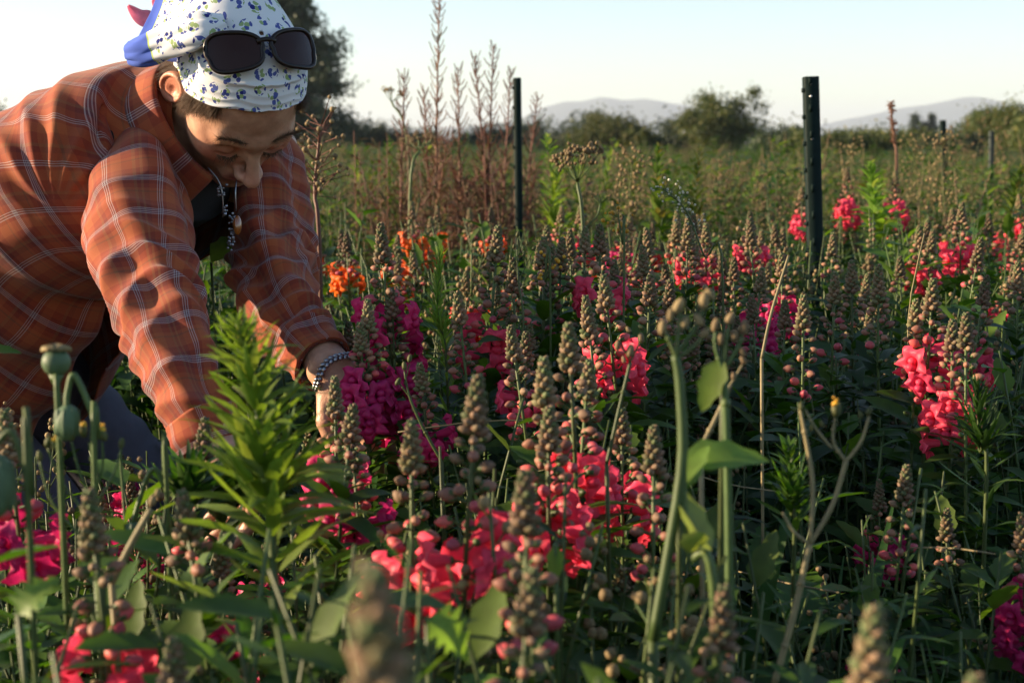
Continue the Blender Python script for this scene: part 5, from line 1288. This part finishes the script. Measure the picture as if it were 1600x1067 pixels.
def wedge(n, d0, d1, r, pw=2.0, mx=.40):
    d = (r.uniform(0, 1, n) * (d1 ** pw - d0 ** pw) + d0 ** pw) ** (1 / pw); x = r.uniform(-mx, mx, n) * d + r.normal(0, .1, n); return x, d
r = np.random.default_rng(77)
def fill(name, cl, n, d0, d1, hfun, w, pw=2.0, sxy=1.0, seed=0, mx=.42, label=None, H=1.0):
    r = np.random.default_rng(seed); x, y = wedge(n, d0, d1, r, pw, mx)
    px = 800 + x / y * FPX; h = hfun(px, y, r)
    k = h > .05; x, y, h = x[k], y[k], h[k]; n = len(x)
    idx = r.choice(len(cl), n, p=np.array(w) / sum(w)); s = h; sc = np.stack([sxy * np.clip(s, .6, 1.6), sxy * np.clip(s, .6, 1.6), s], -1)
    return scatter(name, cl, np.stack([x, y, np.zeros(n)], -1), sc, np.stack([r.normal(0, .07, n), r.normal(0, .07, n), r.uniform(0, 6.28, n)], -1), idx, label)
def h_near(px, d, r):
    top = np.interp(d, [.3, .8, 1.2, 1.8, 2.6, 3.6], [.74, .82, .76, .76, .82, .87])
    # low under the person so that arms, hand and shirt stay in sight
    body = (px < 610) & (d > 1.25) & (d < 2.6); top = np.where(body, np.minimum(top, np.where(px > 380, .60, np.where((px < 230) & (d < 1.9), .70, .60))), top)
    shade = (px > 1180) & (d < 1.7); top = np.where(shade, top * .9, top)
    legs = (px < 120) & (d > 1.6) & (d < 2.8)
    return top / .60 * r.uniform(.65, 1.10, len(d))
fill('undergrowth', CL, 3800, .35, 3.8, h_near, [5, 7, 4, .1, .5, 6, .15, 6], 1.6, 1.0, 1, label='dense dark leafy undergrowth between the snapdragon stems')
# the same growth outside the picture, to the left, to the right and behind the camera: it shades the bed
rs = np.random.default_rng(91); x = rs.uniform(-4.5, 3.2, 2600); y = rs.uniform(-1.6, 5.5, 2600)
k = (np.hypot(x, y) > .55) & ~((np.abs(x) < .40 * y + .12)) & ~((x < -.3) & (x > -1.9) & (y > 1.25) & (y < 3.0)); x, y = x[k], y[k]; n = len(x); h = rs.uniform(.75, 1.0, n) * np.where(x < 0, .90, .8) / .6
h = np.where((x < 0) & (y > .9) & (y < 3.2), h * .84, h)
scatter('undergrowth_around', CL, np.stack([x, y, 0 * x], -1), np.stack([0 * x + 1.2, 0 * x + 1.2, h], -1), np.stack([rs.normal(0, .07, n), rs.normal(0, .07, n), rs.uniform(0, 6.28, n)], -1), rs.choice(len(CL), n, p=np.array([5, 7, 4, .1, .5, 6, .15, 6]) / 28.75), 'leafy growth around the flower bed')
sb = MB()
for _ in range(60):
    px = rs.uniform(600, 1600); d = rs.uniform(1.2, 3.2); c = P(px, 533, d); c[2] = rs.uniform(.45, .8); e = c + rs.normal(0, 1, 3) * [.10, .08, .07]; tube(sb, spline([c, (c + e) / 2 + rs.normal(0, .008, 3), e], 6), rs.uniform(.0004, .0009), 4)
tag(sb.build('dry_straw', [m_stemb]), 'thin dry pale straws caught in the undergrowth', kind='stuff')
def h_mid(px, d, r):
    top = np.interp(d, [3.4, 4.5, 7, 12], [.88, 1.00, 1.05, 1.06]); top = np.where(px > 1290, np.minimum(top, np.interp(d, [3.4, 6, 12], [.80, .98, 1.04])), top)
    x = (px - 800) / FPX * d; lump = .5 + .5 * np.sin(x * 3.1 + 1.3 * np.sin(d * 1.7)) * np.sin(d * 2.3 + x)
    return top / .95 * (.74 + .30 * lump) * r.uniform(.68, 1.12, len(d)) * np.where(r.uniform(0, 1, len(d)) < .05, 1.16, 1.)
fill('tall_weeds', CW, 3600, 3.6, 12, h_mid, [4, 4, 3, 3, .8, 4, 2], 1.8, 1.1, 2, label='tall sunlit weeds filling the field behind the snapdragons')
def h_far(px, d, r):
    x = (px - 800) / FPX * d; lump = .5 + .5 * np.sin(x * .9 + 2 * np.sin(d * .3)) * np.sin(d * .7 + x * .4)
    return np.interp(d, [11, 30, 60], [1.0, 1.03, 1.06]) / .95 * (.72 + .34 * lump) * r.uniform(.7, 1.15, len(d))
fill('weed_field', CW, 3800, 11.5, 60, h_far, [2, 4, 3, 4, .2, 3, 2], 1.5, 2.6, 3, label='distant weedy growth reaching to the hedges')
# left out of the weed stand: the brown red leafy mass at the feet of the tall stalks
CR = [clump('c0', stalks(31, 1.15, 6, LT, (.05, .09), 40, 0, 'leaf', .10), [fireweed.m, m_stemr, m_seed]), clump('c1', stalks(32, 1.05, 6, LTB, (.05, .09), 26, 0, 'seed', .10), [fireweed.m, m_stemr, m_seed])]
x = r.uniform(-.42, .12, 60); y = r.uniform(4.3, 5.6, 60); x = x[:46]; y = y[:46]; scatter('reddish_weeds', CR, np.stack([x * 1., y, 0 * y], -1), np.stack([0 * x + 1, 0 * x + 1, r.uniform(.75, 1.06, 46)], -1), np.stack([0 * x, 0 * x, r.uniform(0, 6, 46)], -1), r.integers(0, 2, 46), 'brownish red leafy weeds at the foot of the tall stalks')

# ================================================================== ground, hills, trees
m_soil, nt, b, out = mat('field_soil'); L = nt.links.new
tc = N_(nt, 'ShaderNodeTexCoord'); nz = N_(nt, 'ShaderNodeTexNoise'); nz.inputs['Scale'].default_value = 1.2; nz.inputs['Detail'].default_value = 8; L(tc.outputs['Object'], nz.inputs['Vector'])
cr = N_(nt, 'ShaderNodeValToRGB'); cr.color_ramp.elements[0].position = .38; cr.color_ramp.elements[1].position = .62; cr.color_ramp.elements[0].color = (.035, .026, .016, 1); cr.color_ramp.elements[1].color = (.055, .07, .022, 1)
L(nz.outputs[0], cr.inputs[0]); L(cr.outputs[0], b.inputs['Base Color']); b.inputs['Roughness'].default_value = .95
gm = MB(); xs = np.concatenate([-np.geomspace(6000, 1, 22), np.geomspace(1, 6000, 22)]); ys = np.concatenate([-np.geomspace(500, 1, 10), np.geomspace(1, 7000, 26)])
X, Y = np.meshgrid(xs, ys); gm.add(np.stack([X, Y, 0 * X], -1).reshape(-1, 3), grid_quads(len(ys), len(xs), False)); g = gm.build('ground', [m_soil], smooth=False); tag(g, kind='structure')
m_hill = plain('forested_hill', (.045, .06, .05), .95, noise=.4, scale=.01)
def hills(name, prof, D, depth, label=None):
    px = np.array([p[0] for p in prof], float); py = np.array([p[1] for p in prof], float); n = 260; xx = np.linspace(px[0], px[-1], n); yy = np.interp(xx, px, py)
    rr_ = np.random.default_rng(3); nz_ = sum(rr_.normal(0, 1) * np.sin(xx * k * .02 + rr_.uniform(0, 6)) / k for k in range(1, 14)); yy = yy + nz_ * .9
    H = np.array([P(a, b_, D)[2] for a, b_ in zip(xx, yy)]); wx = np.array([P(a, 200, D)[0] for a in xx])
    rows = []
    for f in np.linspace(-1, 1, 31):
        e = cos(f * pi / 2) ** 1.3; jag = 1 + .10 * np.sin(wx * .012 + f * 9) * (1 - e) + .07 * np.sin(wx * .035 + f * 22) * (1 - e)
        rows.append(np.stack([wx, np.full(n, D + f * depth), H * e * jag - 1], -1))
    mb = MB(); mb.add(np.array(rows).reshape(-1, 3), grid_quads(31, n, False)); o = mb.build(name, [m_hill]); tag(o, label, kind='structure'); return o
hills('mountains', [(300, 222), (560, 205), (640, 200), (760, 198), (810, 190), (840, 172), (880, 160), (905, 158), (935, 151), (965, 156), (1000, 154), (1040, 163), (1062, 165), (1085, 175), (1130, 191), (1200, 207), (1260, 198), (1310, 188), (1360, 180), (1400, 171), (1440, 167), (1470, 160), (1498, 153), (1530, 162), (1580, 168), (1640, 176), (1800, 200), (1950, 222)], 4200, 900)

def crown_cards(r, cl, n, size, spread):
    """n leaf cards round each clump centre"""
    cl = np.asarray(cl); k = len(cl); c = np.repeat(cl[:, :3], n, 0) + r.normal(0, 1, (k * n, 3)) * np.repeat(cl[:, 3:4], n, 0) * spread
    m = len(c); u = r.normal(0, 1, (m, 3)); u /= np.linalg.norm(u, axis=1)[:, None]; v = r.normal(0, 1, (m, 3)); v -= u * (u * v).sum(1)[:, None]; v /= np.linalg.norm(v, axis=1)[:, None]
    s = size * r.uniform(.6, 1.3, (m, 1)); V = np.stack([c - u * s, c + v * s * .45, c + u * s, c - v * s * .45], 1).reshape(-1, 3)
    return V, np.arange(m * 4).reshape(-1, 4)
def tree(px, py_top, d, wpx, label, kind='bush', seed=0, m=None, cat='tree', group=None, trunk_h=.25, dens=1.0):
    r = np.random.default_rng(seed); top = P(px, py_top, d); H = top[2]; W2 = wpx / FPX * d / 2; base = np.array([top[0], d, 0.])
    o = empty('tree' if kind != 'bush' else 'bush', tuple(base)); tag(o, label, cat, group)
    tr = MB(); cr_ = MB(); cl = []
    if kind == 'conifer':
        tube(tr, [(0, 0, 0), (.05, 0, H * .5), (0, 0, H * .97)], [H * .022, H * .015, .03], 8)
        z = H * .16
        while z < H * .98:
            f = (z / H); R_ = W2 * (1 - f) ** .75 * r.uniform(.6, 1.15) + .1
            for k in range(6):
                a = r.uniform(0, 6.28); l = R_ * r.uniform(.55, 1.15); e = np.array([cos(a) * l, sin(a) * l, z + l * r.uniform(-.12, .18)]); tube(tr, spline([(0, 0, z - l * .1), e * [.5, .5, 1] + [0, 0, .02], e], 5), [.04, .03, .025, .018, .008], 4)
                for j in np.linspace(.3, 1, max(int(l * 3.2), 3)): cl.append([e[0] * j, e[1] * j, z + (e[2] - z) * j, .10 + .20 * l * .35])
            z += H * .022 * r.uniform(.7, 1.3)
        V, q = crown_cards(r, cl, int(40 * dens), .115, .75)
    elif kind == 'poplar':
        tube(tr, [(0, 0, 0), (0, 0, H * .9)], [H * .02, .02], 7)
        for k in range(60): z = H * r.uniform(.12, 1); ww = W2 * sin(min(pi * (z / H) ** .8, pi) * .96 + .05) ** .6; a = r.uniform(0, 6.28); q_ = r.uniform(.2, .9); cl.append([cos(a) * ww * q_, sin(a) * ww * q_, z, W2 * .35])
        V, q = crown_cards(r, cl, int(60 * dens), W2 * .16, 1.0)
    else:
        nl = 9
        for k in range(nl):
            a = 2.4 * k; l = W2 * r.uniform(.35, .9); zt = H * r.uniform(.55, .95); e = np.array([cos(a) * l, sin(a) * l, zt]); tube(tr, spline([(0, 0, .0), (cos(a) * l * .3, sin(a) * l * .3, zt * .45), e], 6), np.linspace(.05, .012, 6) * (H / 3), 5)
            for j in range(11):
                f = r.uniform(.35, 1.0); c = e * [f, f, f] + r.normal(0, 1, 3) * [W2 * .20, W2 * .20, H * .07]; cl.append([*c, W2 * r.uniform(.10, .2)])
            for j in range(2): c = e + np.array([0, 0, H * .03]) + r.normal(0, .06 * W2, 3); c[2] = min(c[2], H * .98); cl.append([*c, W2 * .09])
        for j in range(60): a = r.uniform(0, 6.28); zf = r.uniform(.12, .86); q_ = sqrt(max(1 - ((zf - .42) / .5) ** 2, .05)) * r.uniform(.3, 1); cl.append([cos(a) * W2 * q_, sin(a) * W2 * q_, H * zf, W2 * .15])
        V, q = crown_cards(r, cl, int(110 * dens), max(.06, H * .022), 1.0)
    V[:, 2] = np.maximum(V[:, 2], .05)
    cr_.add(V, q, 0); cr_.build('crown', [m or m_tree], o); tr.build('trunk', [m_bark], o); return o
m_bark = plain('bark', (.10, .075, .055), .9, noise=.3, scale=8)
m_tree = organic('tree_leaf', (.040, .062, .018), (.080, .100, .026), .3, .6, tcol=(1.2, 1.3, .5), c3=(.13, .12, .03), p3=.2)
m_dark = organic('hedge_leaf', (.022, .038, .016), (.042, .060, .022), .25, .6)
m_pine = organic('pine_needle', (.030, .045, .022), (.060, .080, .035), .15, .6)
tree(448, -60, 62, 300, 'tall loose conifer against the sky behind the head', 'conifer', 1, m_pine)
tree(950, 178, 48, 140, 'round bush in front of the middle mountain', 'bush', 2, m_tree, 'bush')
tree(1120, 143, 46, 125, 'tallest broad bush in the middle distance right of the mountain', 'bush', 3, m_tree, 'bush')
tree(1000, 205, 40, 60, 'small spindly bush between the two middle bushes', 'bush', 4, m_tree, 'bush', dens=.5)
tree(1046, 190, 75, 26, 'small dark tree between the two middle bushes', 'poplar', 5, m_dark)
tree(20, 184, 40, 110, 'yellowish tree top left of the back of the person', 'bush', 6, m_tree)
tree(820, 190, 80, 60, 'grey green tree just right of the narrow post', 'bush', 7, m_dark)
for i, (px, py, w_, lab) in enumerate([(1422, 182, 18, 'leftmost of the far slender poplars'), (1448, 182, 16, 'second far slender poplar left of the small dark post'), (1436, 196, 22, 'low far poplar between the first two'), (1506, 190, 18, 'far slender poplar right of the small dark post')]):
    tree(px, py, 150, w_, lab, 'poplar', 20 + i, m_dark, group='far slender poplars')
for i, (px, py, w_, d, lab) in enumerate([(1598, 158, 130, 42, 'large tree cut by the right edge'), (1545, 175, 110, 44, 'tree left of the one cut by the right edge'), (1640, 170, 120, 40, 'tree outside the right edge whose side shows'),
        (1345, 205, 120, 40, 'broad low bush right of the wide post'), (1225, 208, 110, 38, 'broad low bush left of the wide post'), (1290, 212, 110, 36, 'low bush right behind the wide post'), (1420, 212, 120, 36, 'low bush below the far slender poplars'),
        (870, 215, 150, 60, 'dark low bush right of the narrow post'), (760, 205, 120, 62, 'dark bush behind the tall reddish stalks'), (560, 196, 110, 66, 'dark bush below the conifer'), (505, 200, 110, 60, 'dark bush at the foot of the conifer'), (640, 210, 120, 66, 'dark bush left of the tall reddish stalks'),
        (1480, 215, 120, 34, 'low bush below the small dark post'), (1035, 218, 90, 52, 'dark low bush between the two middle bushes')]):
    tree(px, py, d, w_, lab, 'bush', 50 + i, m_tree if i in (0, 1, 2, 3, 5, 6) else m_dark, 'bush', 'hedge bushes at the edge of the field')
# far dark wood behind everything
hb_ = MB(); rr_ = np.random.default_rng(9); cl = []
for k in range(900):
    x = rr_.uniform(-110, 130); y = 190 + rr_.normal(0, 6); h = 2.6 + 1.2 * sin(x * .09) + .8 * sin(x * .23 + 1); cl.append([x, y, rr_.uniform(.2, max(h, 1)), .7])
V, q = crown_cards(rr_, cl, 30, .32, 1.0); V[:, 2] = np.maximum(V[:, 2], .02); hb_.add(V, q); o = hb_.build('distant_wood', [m_dark]); tag(o, 'far dark line of trees along the horizon', kind='stuff')

# ================================================================== haze
hz = MB(); boxm(hz, (0, 2500, 72), (13000, 9500, 154)); hz.V = [np.array(hz.V[0])]
m_haze = bpy.data.materials.new('haze'); m_haze.use_nodes = True; nt = m_haze.node_tree; nt.nodes.remove(nt.nodes['Principled BSDF']); pv = N_(nt, 'ShaderNodeVolumePrincipled')
pv.inputs['Color'].default_value = (.72, .84, 1, 1); pv.inputs['Density'].default_value = .00025; pv.inputs['Anisotropy'].default_value = .1; nt.links.new(pv.outputs[0], nt.nodes['Material Output'].inputs['Volume'])
o = hz.build('haze', [m_haze], smooth=False); tag(o, 'pale blue haze in the air', kind='stuff')
